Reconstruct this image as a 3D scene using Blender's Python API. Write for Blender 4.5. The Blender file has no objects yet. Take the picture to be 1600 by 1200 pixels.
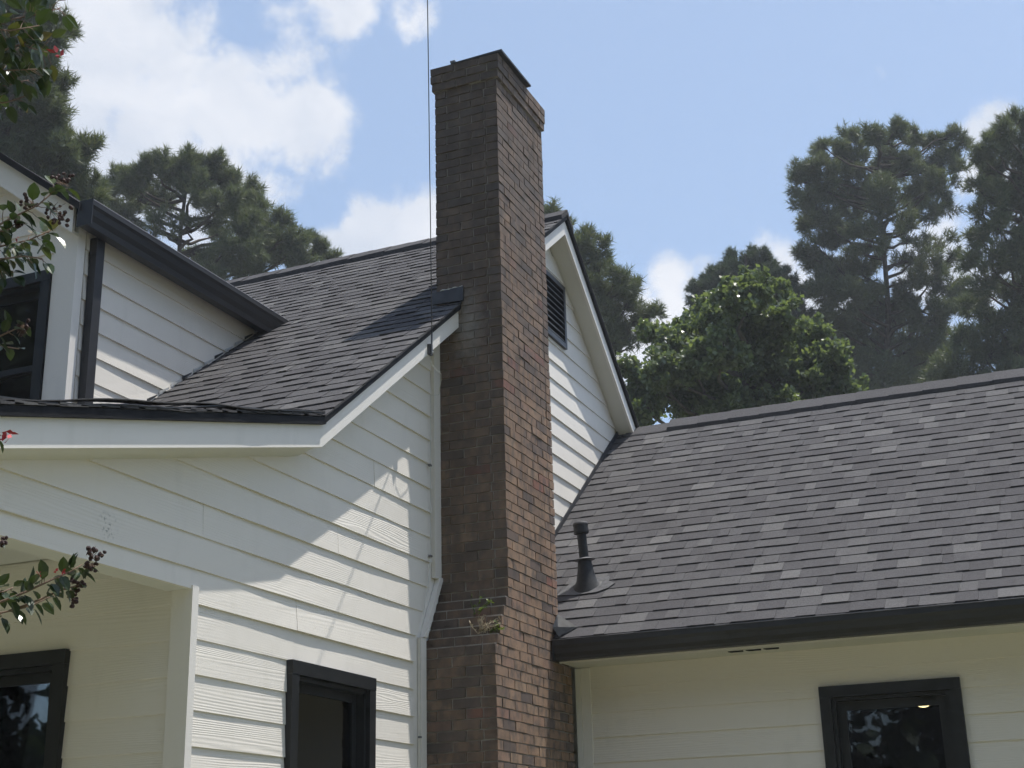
import bpy, math, random
import numpy as np
from mathutils import Vector, Matrix
random.seed(7); RNG = np.random.default_rng(7)
scene = bpy.context.scene
COL = scene.collection

# ------------------------------------------------------------------ camera
CAM = np.array([0.0, 0.0, 1.6])
ROT = np.array([[0.9186064, 0.3944448, -0.0239901],
                [0.1500845, -0.2920785, 0.9445448],
                [-0.3655637, 0.8712654, 0.3275052]])      # right, up, forward
FPX = 2218.3                                              # focal length for a 1600 px wide picture
cam = bpy.data.cameras.new('camera')
cam.sensor_width = 36.0; cam.lens = FPX / 1600 * 36.0
cam.clip_start = 0.1; cam.clip_end = 3000
camo = bpy.data.objects.new('camera', cam); COL.objects.link(camo)
m = Matrix.Identity(4)
for i in range(3):
    m[i][0] = ROT[0][i]; m[i][1] = ROT[1][i]; m[i][2] = -ROT[2][i]; m[i][3] = CAM[i]
camo.matrix_world = m
scene.camera = camo

def ray(px, py):
    return ROT.T @ np.array([(px - 800) / FPX, -(py - 600) / FPX, 1.0])
def at(px, py, dist):
    """the point seen at a pixel of the survey picture, at a given range along the view axis"""
    return CAM + ray(px, py) * dist
def pixel(p):
    v = ROT @ (np.array(p) - CAM)
    return 800 + FPX * v[0] / v[2], 600 - FPX * v[1] / v[2], v[2]

# ------------------------------------------------------------------ light and sky
SUN_TO = Vector((1.0, 0.925, 4.73)).normalized()          # towards the sun
elev = math.asin(SUN_TO.z)
azim = math.atan2(SUN_TO.x, SUN_TO.y)                     # clockwise from +Y
sun = bpy.data.lights.new('sun', 'SUN'); sun.energy = 5.0; sun.angle = math.radians(0.55)
sun.color = (1.0, 0.965, 0.90)
suno = bpy.data.objects.new('sun', sun); COL.objects.link(suno)
suno.rotation_euler = SUN_TO.to_track_quat('Z', 'Y').to_euler()
suno.location = (20, 20, 60)

world = bpy.data.worlds.new('World'); scene.world = world; world.use_nodes = True
SKY_STRENGTH = 0.15
world.cycles.sampling_method = 'MANUAL'; world.cycles.sample_map_resolution = 512
def build_world():
    nt = world.node_tree; N = nt.nodes; L = nt.links; N.clear()
    out = N.new('ShaderNodeOutputWorld'); bg = N.new('ShaderNodeBackground')
    bg.inputs['Strength'].default_value = SKY_STRENGTH
    sky = N.new('ShaderNodeTexSky'); sky.sky_type = 'NISHITA'; sky.sun_disc = False
    sky.sun_elevation = elev; sky.sun_rotation = azim
    sky.altitude = 200; sky.air_density = 1.0; sky.dust_density = 1.6; sky.ozone_density = 1.3
    tc = N.new('ShaderNodeTexCoord')
    def math_(op, a, b=None, clamp=False):
        n = N.new('ShaderNodeMath'); n.operation = op; n.use_clamp = clamp
        for i, v in enumerate((a, b)):
            if v is None: continue
            if isinstance(v, (int, float)): n.inputs[i].default_value = v
            else: L.new(v, n.inputs[i])
        return n.outputs[0]
    def noise(scale, detail, rough, off, dist=0.0):
        mp = N.new('ShaderNodeMapping'); mp.inputs['Location'].default_value = off
        L.new(tc.outputs['Generated'], mp.inputs['Vector'])
        n = N.new('ShaderNodeTexNoise'); n.inputs['Scale'].default_value = scale
        n.inputs['Detail'].default_value = detail; n.inputs['Roughness'].default_value = rough
        n.inputs['Distortion'].default_value = dist
        L.new(mp.outputs[0], n.inputs['Vector']); return n.outputs['Fac']
    # cumulus heaps: (pixel of the survey picture, radius in pixels, weight)
    heaps = [((230, 120), 190, 1.15), ((370, 180), 170, 1.15), ((480, 200), 115, 1.1), ((140, 30), 200, 1.0), ((240, 235), 160, 1.15), ((120, 150), 170, 1.1), ((260, 110), 420, 0.66), ((60, 200), 200, 1.0),
             ((330, 262), 130, 1.1), ((400, 290), 100, 0.9), ((540, 0), 95, 0.95), ((640, 10), 75, 0.9), ((430, 20), 110, 0.62), ((300, 40), 130, 0.75),
             ((600, 395), 125, 1.2), ((668, 355), 85, 1.2), ((520, 395), 70, 1.15), ((610, 315), 60, 0.62), ((740, 400), 80, 1.1), ((560, 370), 60, 1.1),
             ((1060, 450), 85, 0.85), ((1110, 420), 70, 0.75), ((1200, 400), 75, 0.8), ((1000, 520), 130, 0.9), ((1150, 520), 150, 0.85),
             ((1372, 118), 24, 0.30), ((1352, 127), 26, 0.33), ((1335, 132), 22, 0.28), ((1150, 275), 24, 0.30), ((1168, 270), 26, 0.33), ((1182, 264), 20, 0.28), ((1545, 205), 65, 0.72), ((1520, 400), 130, 0.9), ((1450, 440), 120, 0.85), ((1300, 480), 130, 0.8),
             ((1520, 280), 60, 0.72), ((1590, 330), 120, 0.85), ((330, 400), 160, 0.7), ((80, 260), 170, 0.75)]
    total = None
    for (px, py), r, w in heaps:
        d = ray(px, py); d /= np.linalg.norm(d)
        n = N.new('ShaderNodeVectorMath'); n.operation = 'DISTANCE'
        L.new(tc.outputs['Generated'], n.inputs[0]); n.inputs[1].default_value = d
        mr = N.new('ShaderNodeMapRange'); mr.interpolation_type = 'SMOOTHSTEP'
        mr.inputs['From Min'].default_value = 0.15 * r / FPX; mr.inputs['From Max'].default_value = 1.25 * r / FPX
        mr.inputs['To Min'].default_value = w; mr.inputs['To Max'].default_value = 0.0
        L.new(n.outputs['Value'], mr.inputs['Value'])
        total = mr.outputs[0] if total is None else math_('MAXIMUM', total, mr.outputs[0])
    fine = noise(19.0, 12.0, 0.60, (3.1, 1.7, 0.4), 0.12)
    wide = noise(2.3, 6.0, 0.55, (5.5, 1.1, 8.2), 0.2)
    # the rest of the sky carries the same scattered cloud
    rest = math_('MULTIPLY', math_('SUBTRACT', wide, 0.56), 5.0, True)
    dens = math_('MAXIMUM', total, rest)
    dens = math_('ADD', dens, math_('MULTIPLY', math_('SUBTRACT', fine, 0.5), 2.2))
    mr = N.new('ShaderNodeMapRange'); mr.interpolation_type = 'SMOOTHSTEP'
    mr.inputs['From Min'].default_value = 0.38; mr.inputs['From Max'].default_value = 0.92
    L.new(dens, mr.inputs['Value'])
    cover = math_('MULTIPLY', mr.outputs[0], 0.96)
    # cloud body: bright tops, greyer thick parts
    ramp = N.new('ShaderNodeMapRange'); ramp.inputs['From Min'].default_value = 0.35; ramp.inputs['From Max'].default_value = 0.65
    shade = noise(9.0, 5.0, 0.55, (7.3, 2.2, 1.9), 0.3); L.new(shade, ramp.inputs['Value'])
    cc = N.new('ShaderNodeMix'); cc.data_type = 'RGBA'
    cc.inputs[6].default_value = (4.15, 4.5, 5.15, 1); cc.inputs[7].default_value = (5.6, 5.7, 6.0, 1)
    L.new(ramp.outputs[0], cc.inputs[0])
    # humid summer air: the blue is pale
    hz = N.new('ShaderNodeMix'); hz.data_type = 'RGBA'; hz.inputs[0].default_value = 0.30
    L.new(sky.outputs[0], hz.inputs[6]); hz.inputs[7].default_value = (3.7, 4.9, 6.6, 1)
    mx = N.new('ShaderNodeMix'); mx.data_type = 'RGBA'
    L.new(cover, mx.inputs[0]); L.new(hz.outputs[2], mx.inputs[6]); L.new(cc.outputs[2], mx.inputs[7])
    L.new(mx.outputs[2], bg.inputs['Color']); L.new(bg.outputs[0], out.inputs['Surface'])
build_world()
vs = scene.view_settings
vs.view_transform = 'Standard'; vs.look = 'None'; vs.gamma = 1.0; vs.exposure = 0.15; vs.use_curve_mapping = False
scene.render.engine = 'CYCLES'
scene.cycles.use_denoising = True
scene.cycles.max_bounces = 4; scene.cycles.diffuse_bounces = 3; scene.cycles.glossy_bounces = 2; scene.cycles.transmission_bounces = 2; scene.cycles.transparent_max_bounces = 8; scene.cycles.volume_bounces = 0
scene.cycles.sample_clamp_indirect = 6.0
scene.cycles.use_adaptive_sampling = True; scene.cycles.adaptive_threshold = 0.03; scene.cycles.adaptive_min_samples = 16

# ------------------------------------------------------------------ helpers
class MB:
    """collects polygons for ONE mesh object"""
    def __init__(s): s.v = []; s.f = []; s.t = []
    def face(s, pts, tint=0.5):
        i = len(s.v); s.v += [tuple(map(float, p)) for p in pts]; s.f.append(tuple(range(i, i + len(pts)))); s.t.append(tint)
    def hexa(s, p, tint=0.5):
        """8 corners: four of the bottom loop then the four of the top loop"""
        i = len(s.v); s.v += [tuple(map(float, q)) for q in p]
        for q in ((3, 2, 1, 0), (4, 5, 6, 7), (0, 1, 5, 4), (1, 2, 6, 5), (2, 3, 7, 6), (3, 0, 4, 7)):
            s.f.append(tuple(i + k for k in q)); s.t.append(tint)
    def box(s, x0, x1, y0, y1, z0, z1, tint=0.5):
        s.hexa([(x0, y0, z0), (x1, y0, z0), (x1, y1, z0), (x0, y1, z0), (x0, y0, z1), (x1, y0, z1), (x1, y1, z1), (x0, y1, z1)], tint)
    def prism(s, loop, off):
        """a polygon loop swept by the vector off"""
        n = len(loop); a = [np.array(q, float) for q in loop]; o = np.array(off, float); i = len(s.v)
        s.v += [tuple(q) for q in a] + [tuple(q + o) for q in a]
        s.f.append(tuple(i + k for k in reversed(range(n)))); s.f.append(tuple(i + n + k for k in range(n)))
        for k in range(n):
            j = (k + 1) % n; s.f.append((i + k, i + j, i + n + j, i + n + k))
        s.t += [0.5] * (n + 2)
    def tube(s, pts, rad, n=6, cap=True):
        pts = [np.array(q, float) for q in pts]
        if not hasattr(rad, '__len__'): rad = [rad] * len(pts)
        base = len(s.v); prev = None
        for k, q in enumerate(pts):
            d = pts[min(k + 1, len(pts) - 1)] - pts[max(k - 1, 0)]; d = d / (np.linalg.norm(d) + 1e-9)
            if prev is None:
                a = np.array([0, 0, 1.0]) if abs(d[2]) < 0.9 else np.array([1.0, 0, 0])
                u = np.cross(d, a)
            else:
                u = prev - d * np.dot(prev, d)
            u = u / (np.linalg.norm(u) + 1e-9); w = np.cross(d, u); prev = u
            for j in range(n):
                t = 2 * math.pi * j / n
                s.v.append(tuple(q + rad[k] * (math.cos(t) * u + math.sin(t) * w)))
        for k in range(len(pts) - 1):
            for j in range(n):
                a = base + k * n + j; b = base + k * n + (j + 1) % n
                s.f.append((a, b, b + n, a + n)); s.t.append(0.5)
        if cap:
            s.f.append(tuple(base + j for j in reversed(range(n)))); s.t.append(0.5)
            e = base + (len(pts) - 1) * n
            s.f.append(tuple(e + j for j in range(n))); s.t.append(0.5)
    def lathe(s, c, prof, n=20, axis=(0, 0, 1), cap=True):
        s.tube([np.array(c) + np.array(axis) * z for r, z in prof], [r for r, z in prof], n, cap)
    def mesh(s, name, smooth=False, tint=False):
        me = bpy.data.meshes.new(name); me.from_pydata(s.v, [], s.f); me.update()
        if tint:
            a = me.attributes.new('tint', 'FLOAT', 'FACE'); a.data.foreach_set('value', s.t)
        if smooth: me.polygons.foreach_set('use_smooth', [True] * len(s.f))
        return me

def link(name, data, mat, parent=None, kind=None):
    o = bpy.data.objects.new(name, data); COL.objects.link(o)
    if mat is not None and data is not None and not data.materials: data.materials.append(mat)
    if parent is not None:
        o.parent = parent
        if parent.type == 'EMPTY': o.location = tuple(-np.array(parent.location))   # world coordinates inside the mesh
    if kind: o['kind'] = kind
    return o
def obj(name, mb, mat, parent=None, smooth=False, kind=None, tint=False):
    return link(name, mb.mesh(name, smooth, tint), mat, parent, kind)
def tag(o, label, cat, group=None):
    o['label'] = label; o['category'] = cat
    if group: o['group'] = group
    return o
def thing(name, label, cat, loc=(0, 0, 0), group=None):
    o = bpy.data.objects.new(name, None); COL.objects.link(o); o.location = loc; o.empty_display_size = 0.2
    return tag(o, label, cat, group)

# ------------------------------------------------------------------ materials
class NT:
    def __init__(s, name):
        s.m = bpy.data.materials.new(name); s.m.use_nodes = True
        s.t = s.m.node_tree; s.N = s.t.nodes; s.L = s.t.links
        s.b = s.N.get('Principled BSDF'); s.out = s.N.get('Material Output')
        s.geo = s.N.new('ShaderNodeNewGeometry')
    def set(s, k, v):
        if isinstance(v, bpy.types.NodeSocket): s.L.new(v, s.b.inputs[k])
        else: s.b.inputs[k].default_value = v
    def math(s, op, a, b=None, clamp=False):
        n = s.N.new('ShaderNodeMath'); n.operation = op; n.use_clamp = clamp
        for i, v in enumerate((a, b)):
            if v is None: continue
            if isinstance(v, (int, float)): n.inputs[i].default_value = v
            else: s.L.new(v, n.inputs[i])
        return n.outputs[0]
    def pos(s, scale=(1, 1, 1), off=(0, 0, 0)):
        mp = s.N.new('ShaderNodeMapping'); mp.inputs['Scale'].default_value = scale; mp.inputs['Location'].default_value = off
        s.L.new(s.geo.outputs['Position'], mp.inputs['Vector']); return mp.outputs[0]
    def noise(s, vec, scale, detail=4, rough=0.5, dist=0.0):
        n = s.N.new('ShaderNodeTexNoise'); n.inputs['Scale'].default_value = scale; n.inputs['Detail'].default_value = detail
        n.inputs['Roughness'].default_value = rough; n.inputs['Distortion'].default_value = dist
        s.L.new(vec, n.inputs['Vector']); return n.outputs['Fac']
    def ramp(s, fac, stops, interp='LINEAR'):
        r = s.N.new('ShaderNodeValToRGB'); r.color_ramp.interpolation = interp
        e = r.color_ramp.elements
        while len(e) < len(stops): e.new(0.5)
        for i, (p, c) in enumerate(stops):
            e[i].position = p; e[i].color = (*c, 1) if len(c) == 3 else c
        s.L.new(fac, r.inputs[0]); return r.outputs[0]
    def range(s, v, a, b, c, d, smooth=False):
        n = s.N.new('ShaderNodeMapRange'); n.inputs[1].default_value = a; n.inputs[2].default_value = b
        n.inputs[3].default_value = c; n.inputs[4].default_value = d
        if smooth: n.interpolation_type = 'SMOOTHSTEP'
        s.L.new(v, n.inputs[0]); return n.outputs[0]
    def mix(s, f, a, b, mode='MIX'):
        n = s.N.new('ShaderNodeMix'); n.data_type = 'RGBA'; n.blend_type = mode
        for i, v in ((0, f), (6, a), (7, b)):
            if isinstance(v, (int, float)): n.inputs[i].default_value = v
            elif isinstance(v, tuple): n.inputs[i].default_value = (*v, 1) if len(v) == 3 else v
            else: s.L.new(v, n.inputs[i])
        return n.outputs[2]
    def bump(s, h, strength, dist):
        n = s.N.new('ShaderNodeBump'); n.inputs['Strength'].default_value = strength; n.inputs['Distance'].default_value = dist
        s.L.new(h, n.inputs['Height']); s.L.new(n.outputs[0], s.b.inputs['Normal'])
    def sep(s):
        n = s.N.new('ShaderNodeSeparateXYZ'); s.L.new(s.geo.outputs['Position'], n.inputs[0]); return n.outputs
    def rnd(s):
        return s.N.new('ShaderNodeObjectInfo').outputs['Random']
    def attr(s, name='tint'):
        n = s.N.new('ShaderNodeAttribute'); n.attribute_name = name; return n.outputs['Fac']

def paint(name, col, rough=0.55, grain=0.0, axis='y', spec=0.3, board=False):
    t = NT(name)
    if axis == 'y': sc = (1.0, 0.10, 1.0)
    elif axis == 'x': sc = (0.10, 1.0, 1.0)
    else: sc = (1.0, 1.0, 0.1)
    big = t.noise(t.pos(), 1.3, 5, 0.6)
    c = t.mix(t.range(big, 0.3, 0.75, 0.0, 0.5), col, tuple(v * 0.93 for v in col))
    grime = t.noise(t.pos((1, 1, 0.25)), 6.0, 5, 0.65)
    c = t.mix(t.range(grime, 0.55, 0.85, 0.0, 0.22), c, (0.45, 0.43, 0.36))
    if board:
        r = t.rnd()
        c = t.mix(t.range(r, 0.0, 1.0, 0.0, 0.35), c, tuple(v * 0.90 for v in col))
    if board and axis == 'y':       # a smudge of mildew on one board
        x, y, z = t.sep(); dy = t.math('SUBTRACT', y, 5.184); dz = t.math('SUBTRACT', z, 3.183)
        d = t.math('SQRT', t.math('ADD', t.math('MULTIPLY', dy, dy), t.math('MULTIPLY', dz, dz)))
        sm = t.math('MULTIPLY', t.range(d, 0.0, 0.085, 1.0, 0.0), t.range(t.noise(t.pos(), 55.0, 4, 0.7), 0.52, 0.60, 0.0, 1.0))
        c = t.mix(t.math('MULTIPLY', sm, 0.85), c, (0.12, 0.12, 0.10))
    t.set('Base Color', c); t.set('Roughness', rough)
    t.b.inputs['Specular IOR Level'].default_value = spec
    if grain:
        # embossed cedar grain: bands of lines with cathedral figures along the board
        n1 = t.noise(t.pos(sc), 16.0, 3, 0.5, 0.7)
        fig = t.noise(t.pos(tuple(v * 1.0 for v in sc)), 3.2, 3, 0.5, 0.6)
        w = t.math('SINE', t.math('ADD', t.math('MULTIPLY', t.sep()[2], 430.0), t.math('MULTIPLY', fig, 95.0)))
        msk = t.range(t.noise(t.pos(sc), 4.0, 2, 0.5), 0.40, 0.62, 0.12, 1.0, True)
        h = t.math('ADD', t.math('MULTIPLY', t.math('MULTIPLY', w, 0.5), msk), n1)
        t.bump(h, grain, 0.004)
    return t.m

def brick_mat(name, single):
    t = NT(name); tint = t.rnd() if single else t.attr()
    c = t.ramp(tint, [(0.0, (0.150, 0.116, 0.102)), (0.09, (0.195, 0.145, 0.120)), (0.18, (0.300, 0.198, 0.138)), (0.42, (0.345, 0.230, 0.158)),
                      (0.64, (0.312, 0.205, 0.144)), (0.86, (0.375, 0.258, 0.178)), (0.97, (0.310, 0.196, 0.146)), (0.98, (0.30, 0.150, 0.112)), (1.0, (0.30, 0.140, 0.105))])
    # dark flashed bands and pits inside a brick
    n = t.noise(t.pos((1, 1, 0.6)), 17.0, 4, 0.6)
    c = t.mix(t.range(n, 0.44, 0.64, 0.0, 0.74), c, (0.100, 0.088, 0.084))
    n2 = t.noise(t.pos(), 190.0, 3, 0.7)
    c = t.mix(t.range(n2, 0.55, 0.75, 0.0, 0.45), c, (0.07, 0.06, 0.055))
    n3 = t.noise(t.pos((1, 1, 0.3)), 60.0, 4, 0.6)
    c = t.mix(t.range(n3, 0.60, 0.78, 0.0, 0.35), c, (0.46, 0.36, 0.27))
    # soot and lichen towards the flue top, with an uneven edge
    x, y, z = t.sep()
    soot = t.math('ADD', t.range(z, 4.2, 6.6, 0.0, 0.72), t.math('MULTIPLY', t.math('SUBTRACT', t.noise(t.pos((1, 1, 0.4)), 4.0, 5, 0.6), 0.5), 1.0))
    soot = t.math('MULTIPLY', t.math('MAXIMUM', soot, 0.0), 0.9, True)
    c = t.mix(t.math('MINIMUM', soot, 0.72), c, (0.150, 0.134, 0.130))
    # grime where water runs down the face below the roof corner
    run = t.noise(t.pos((2.2, 2.2, 0.28)), 3.0, 5, 0.6)
    c = t.mix(t.range(run, 0.52, 0.70, 0.0, 0.45), c, (0.090, 0.076, 0.066))
    # dark brown mixed into the whole face towards -Y, in uneven patches
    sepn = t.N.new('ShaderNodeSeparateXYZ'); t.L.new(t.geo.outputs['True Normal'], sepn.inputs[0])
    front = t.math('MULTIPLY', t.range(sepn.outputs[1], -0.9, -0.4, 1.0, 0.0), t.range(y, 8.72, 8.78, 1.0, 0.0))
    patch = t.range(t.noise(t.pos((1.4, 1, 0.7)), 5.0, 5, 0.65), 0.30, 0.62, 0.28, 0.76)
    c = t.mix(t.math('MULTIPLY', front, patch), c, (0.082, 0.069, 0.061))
    # pale lime bloom beside the flashing
    dx = t.math('SUBTRACT', x, -3.985); dz = t.math('MULTIPLY', t.math('SUBTRACT', z, 5.37), 0.42); dy = t.math('SUBTRACT', y, 8.7)
    d = t.math('SQRT', t.math('ADD', t.math('ADD', t.math('MULTIPLY', dx, dx), t.math('MULTIPLY', dz, dz)), t.math('MULTIPLY', dy, dy)))
    bl = t.math('ADD', t.range(d, 0.0, 0.16, 1.0, 0.0), t.math('MULTIPLY', t.math('SUBTRACT', t.noise(t.pos(), 30.0, 4, 0.7), 0.55), 1.6))
    bl = t.math('MULTIPLY', t.math('MULTIPLY', t.math('MAXIMUM', bl, 0.0), 0.55, True), t.range(d, 0.16, 0.24, 1.0, 0.0))
    c = t.mix(bl, c, (0.42, 0.40, 0.37))
    t.set('Base Color', c); t.set('Roughness', 0.93); t.b.inputs['Specular IOR Level'].default_value = 0.15
    h = t.math('ADD', t.noise(t.pos(), 120.0, 3, 0.6), t.math('MULTIPLY', n2, 0.6))
    t.bump(h, 0.55, 0.004)
    return t.m

def shingle_mat(name, single):
    t = NT(name); tint = t.rnd() if single else t.attr()
    c = t.ramp(tint, [(0.0, (0.060, 0.057, 0.062)), (0.25, (0.072, 0.069, 0.074)), (0.50, (0.083, 0.080, 0.085)), (0.72, (0.096, 0.093, 0.097)), (0.87, (0.112, 0.109, 0.111)), (0.95, (0.142, 0.138, 0.139)), (1.0, (0.160, 0.156, 0.155))])
    g = t.noise(t.pos(), 95.0, 5, 0.9)
    c = t.mix(t.range(g, 0.36, 0.64, 0.0, 1.0), t.mix(0.50, c, (0.024, 0.023, 0.026)), t.mix(0.20, c, (0.25, 0.245, 0.245)))
    b = t.noise(t.pos(), 1.1, 5, 0.6)
    c = t.mix(t.range(b, 0.35, 0.75, 0.0, 0.35), c, (0.062, 0.059, 0.060))
    st = t.noise(t.pos((6.0, 1.0, 1.0)), 1.6, 4, 0.6)
    c = t.mix(t.range(st, 0.58, 0.80, 0.0, 0.35), c, (0.042, 0.040, 0.042))
    t.set('Base Color', c); t.set('Roughness', 0.95); t.b.inputs['Specular IOR Level'].default_value = 0.2
    t.bump(g, 0.6, 0.003)
    return t.m

def simple(name, col, rough=0.5, metal=0.0, spec=0.5, var=0.1, scale=8.0, bump=0.0, bscale=80.0):
    t = NT(name); n = t.noise(t.pos(), scale, 5, 0.6)
    c = t.mix(t.range(n, 0.3, 0.75, 0.0, 1.0), tuple(min(1, v * (1 + var)) for v in col), tuple(v * (1 - var) for v in col))
    t.set('Base Color', c); t.set('Roughness', t.range(n, 0.2, 0.8, rough * 0.85, min(1, rough * 1.15))); t.set('Metallic', metal)
    t.b.inputs['Specular IOR Level'].default_value = spec
    if bump: t.bump(t.noise(t.pos(), bscale, 4, 0.6), bump, 0.004)
    return t.m

def leaf_mat(name, stops, trans=0.35, rough=0.5, attr=True, spec=0.3):
    t = NT(name); tint = t.attr() if attr else t.rnd()
    c = t.ramp(tint, stops); n = t.noise(t.pos(), 0.9, 3, 0.6)
    c = t.mix(t.range(n, 0.3, 0.7, 0.0, 0.35), c, tuple(v * 0.6 for v in stops[len(stops) // 2][1]))
    t.set('Base Color', c); t.set('Roughness', rough); t.b.inputs['Specular IOR Level'].default_value = spec
    tr = t.N.new('ShaderNodeBsdfTranslucent'); t.L.new(t.mix(1.0, c, (1.0, 1.0, 0.45), 'MULTIPLY'), tr.inputs['Color'])
    ms = t.N.new('ShaderNodeMixShader'); ms.inputs[0].default_value = trans
    t.L.new(t.b.outputs[0], ms.inputs[1]); t.L.new(tr.outputs[0], ms.inputs[2]); t.L.new(ms.outputs[0], t.out.inputs['Surface'])
    return t.m

def glass_mat():
    t = NT('window_glass'); t.N.remove(t.b)
    gl = t.N.new('ShaderNodeBsdfGlossy'); gl.inputs['Roughness'].default_value = 0.015; gl.inputs['Color'].default_value = (0.95, 0.97, 1, 1)
    tr = t.N.new('ShaderNodeBsdfTransparent'); tr.inputs['Color'].default_value = (0.62, 0.66, 0.66, 1)
    fr = t.N.new('ShaderNodeFresnel'); fr.inputs['IOR'].default_value = 1.5
    ms = t.N.new('ShaderNodeMixShader')
    f2 = t.math('ADD', t.math('MULTIPLY', fr.outputs[0], 1.0), 0.005, True)
    t.L.new(f2, ms.inputs[0]); t.L.new(tr.outputs[0], ms.inputs[1]); t.L.new(gl.outputs[0], ms.inputs[2])
    t.L.new(ms.outputs[0], t.out.inputs['Surface'])
    return t.m

WHITE = (0.845, 0.795, 0.72)
M = dict(
    siding_y=paint('white_siding_gable', WHITE, 0.55, 0.26, 'y', board=True),
    siding_x=paint('white_siding_front', WHITE, 0.55, 0.20, 'x', board=True),
    trim=paint('white_trim', (0.85, 0.81, 0.755), 0.5, 0.05, 'y'),
    soffit=paint('white_soffit', (0.75, 0.735, 0.67), 0.6),
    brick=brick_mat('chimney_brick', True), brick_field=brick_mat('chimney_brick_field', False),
    mortar=simple('mortar', (0.30, 0.28, 0.255), 0.95, spec=0.1, var=0.35, scale=9.0, bump=0.5, bscale=160.0),
    shingle=shingle_mat('asphalt_shingle', True), shingle_field=shingle_mat('asphalt_shingle_field', False),
    deck=simple('roof_underlay', (0.035, 0.034, 0.036), 0.9, spec=0.1),
    bronze=simple('bronze_metal', (0.030, 0.030, 0.033), 0.42, spec=0.45, var=0.12, scale=3.0),
    drip=simple('drip_metal', (0.016, 0.016, 0.018), 0.7, spec=0.15, var=0.2, scale=6.0),
    black=simple('black_frame', (0.016, 0.017, 0.018), 0.45, spec=0.4, var=0.15, scale=5.0),
    flash=simple('painted_flashing', (0.040, 0.041, 0.045), 0.5, spec=0.4, var=0.3, scale=14.0),
    pale_flash=simple('bare_flashing', (0.62, 0.62, 0.60), 0.45, metal=0.4, var=0.2, scale=20.0),
    grey_metal=simple('grey_metal', (0.17, 0.17, 0.18), 0.5, metal=0.3, var=0.15, scale=12.0),
    pipe=simple('black_pipe', (0.020, 0.021, 0.023), 0.55, spec=0.35, var=0.3, scale=30.0),
    boot=simple('boot_grey', (0.075, 0.075, 0.080), 0.6, spec=0.3, var=0.3, scale=25.0),
    wire=simple('white_wire', (0.62, 0.61, 0.57), 0.5),
    rod=simple('antenna_steel', (0.085, 0.088, 0.095), 0.45, metal=0.5),
    glass=glass_mat(),
    dark=simple('dark_room', (0.030, 0.031, 0.030), 0.9, spec=0.1),
    blind=simple('blind', (0.30, 0.29, 0.26), 0.8, spec=0.1),
    slot=simple('slot_dark', (0.012, 0.012, 0.012), 0.9, spec=0.1),
    bark=simple('pine_bark', (0.075, 0.060, 0.050), 0.95, spec=0.1, var=0.4, scale=6.0),
    bark2=simple('grey_bark', (0.11, 0.10, 0.085), 0.95, spec=0.1, var=0.3, scale=8.0),
    twig=simple('myrtle_bark', (0.23, 0.16, 0.12), 0.8, spec=0.2, var=0.3, scale=40.0),
    seed=simple('seed_capsule', (0.055, 0.030, 0.028), 0.7, spec=0.3, var=0.5, scale=60.0),
    petal=simple('red_petal', (0.42, 0.045, 0.055), 0.6, spec=0.3, var=0.3, scale=60.0),
    dry=simple('dry_stalk', (0.42, 0.36, 0.27), 0.8, spec=0.2, var=0.3, scale=60.0),
)
M['needle'] = leaf_mat('pine_needle', [(0.0, (0.070, 0.092, 0.060)), (0.5, (0.120, 0.150, 0.092)), (0.85, (0.165, 0.195, 0.115)), (1.0, (0.22, 0.21, 0.125))], 0.38, 0.45)
M['cedar'] = leaf_mat('cedar_needle', [(0.0, (0.052, 0.076, 0.050)), (0.5, (0.072, 0.104, 0.064)), (1.0, (0.098, 0.132, 0.078))], 0.25, 0.55)
M['gum'] = leaf_mat('sweetgum_leaf', [(0.0, (0.112, 0.155, 0.082)), (0.5, (0.155, 0.208, 0.108)), (1.0, (0.22, 0.275, 0.150))], 0.52, 0.34, spec=0.7)
M['myrtle'] = leaf_mat('myrtle_leaf', [(0.0, (0.030, 0.055, 0.022)), (0.6, (0.050, 0.085, 0.030)), (0.93, (0.075, 0.105, 0.034)), (1.0, (0.20, 0.15, 0.05))], 0.22, 0.33, attr=False, spec=0.6)
M['weed'] = leaf_mat('weed_leaf', [(0.0, (0.10, 0.17, 0.04)), (1.0, (0.20, 0.27, 0.08))], 0.4, 0.5)

# ------------------------------------------------------------------ ground
def ground():
    t = NT('lawn')
    n = t.noise(t.pos(), 0.6, 6, 0.65); n2 = t.noise(t.pos(), 35.0, 4, 0.7)
    c = t.ramp(n, [(0.3, (0.108, 0.112, 0.060)), (0.55, (0.150, 0.146, 0.084)), (0.8, (0.21, 0.188, 0.120))])
    c = t.mix(t.range(n2, 0.3, 0.7, 0.0, 0.6), c, (0.09, 0.098, 0.045))
    t.set('Base Color', c); t.set('Roughness', 0.95)
    mb = MB(); K = 24; R = 900.0
    xs = np.sign(np.linspace(-1, 1, K)) * np.abs(np.linspace(-1, 1, K)) ** 2.2 * R
    for i in range(K - 1):
        for j in range(K - 1):
            mb.face([(xs[i], xs[j], 0), (xs[i + 1], xs[j], 0), (xs[i + 1], xs[j + 1], 0), (xs[i], xs[j + 1], 0)])
    obj('ground', mb, t.m, kind='structure')
ground()

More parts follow.
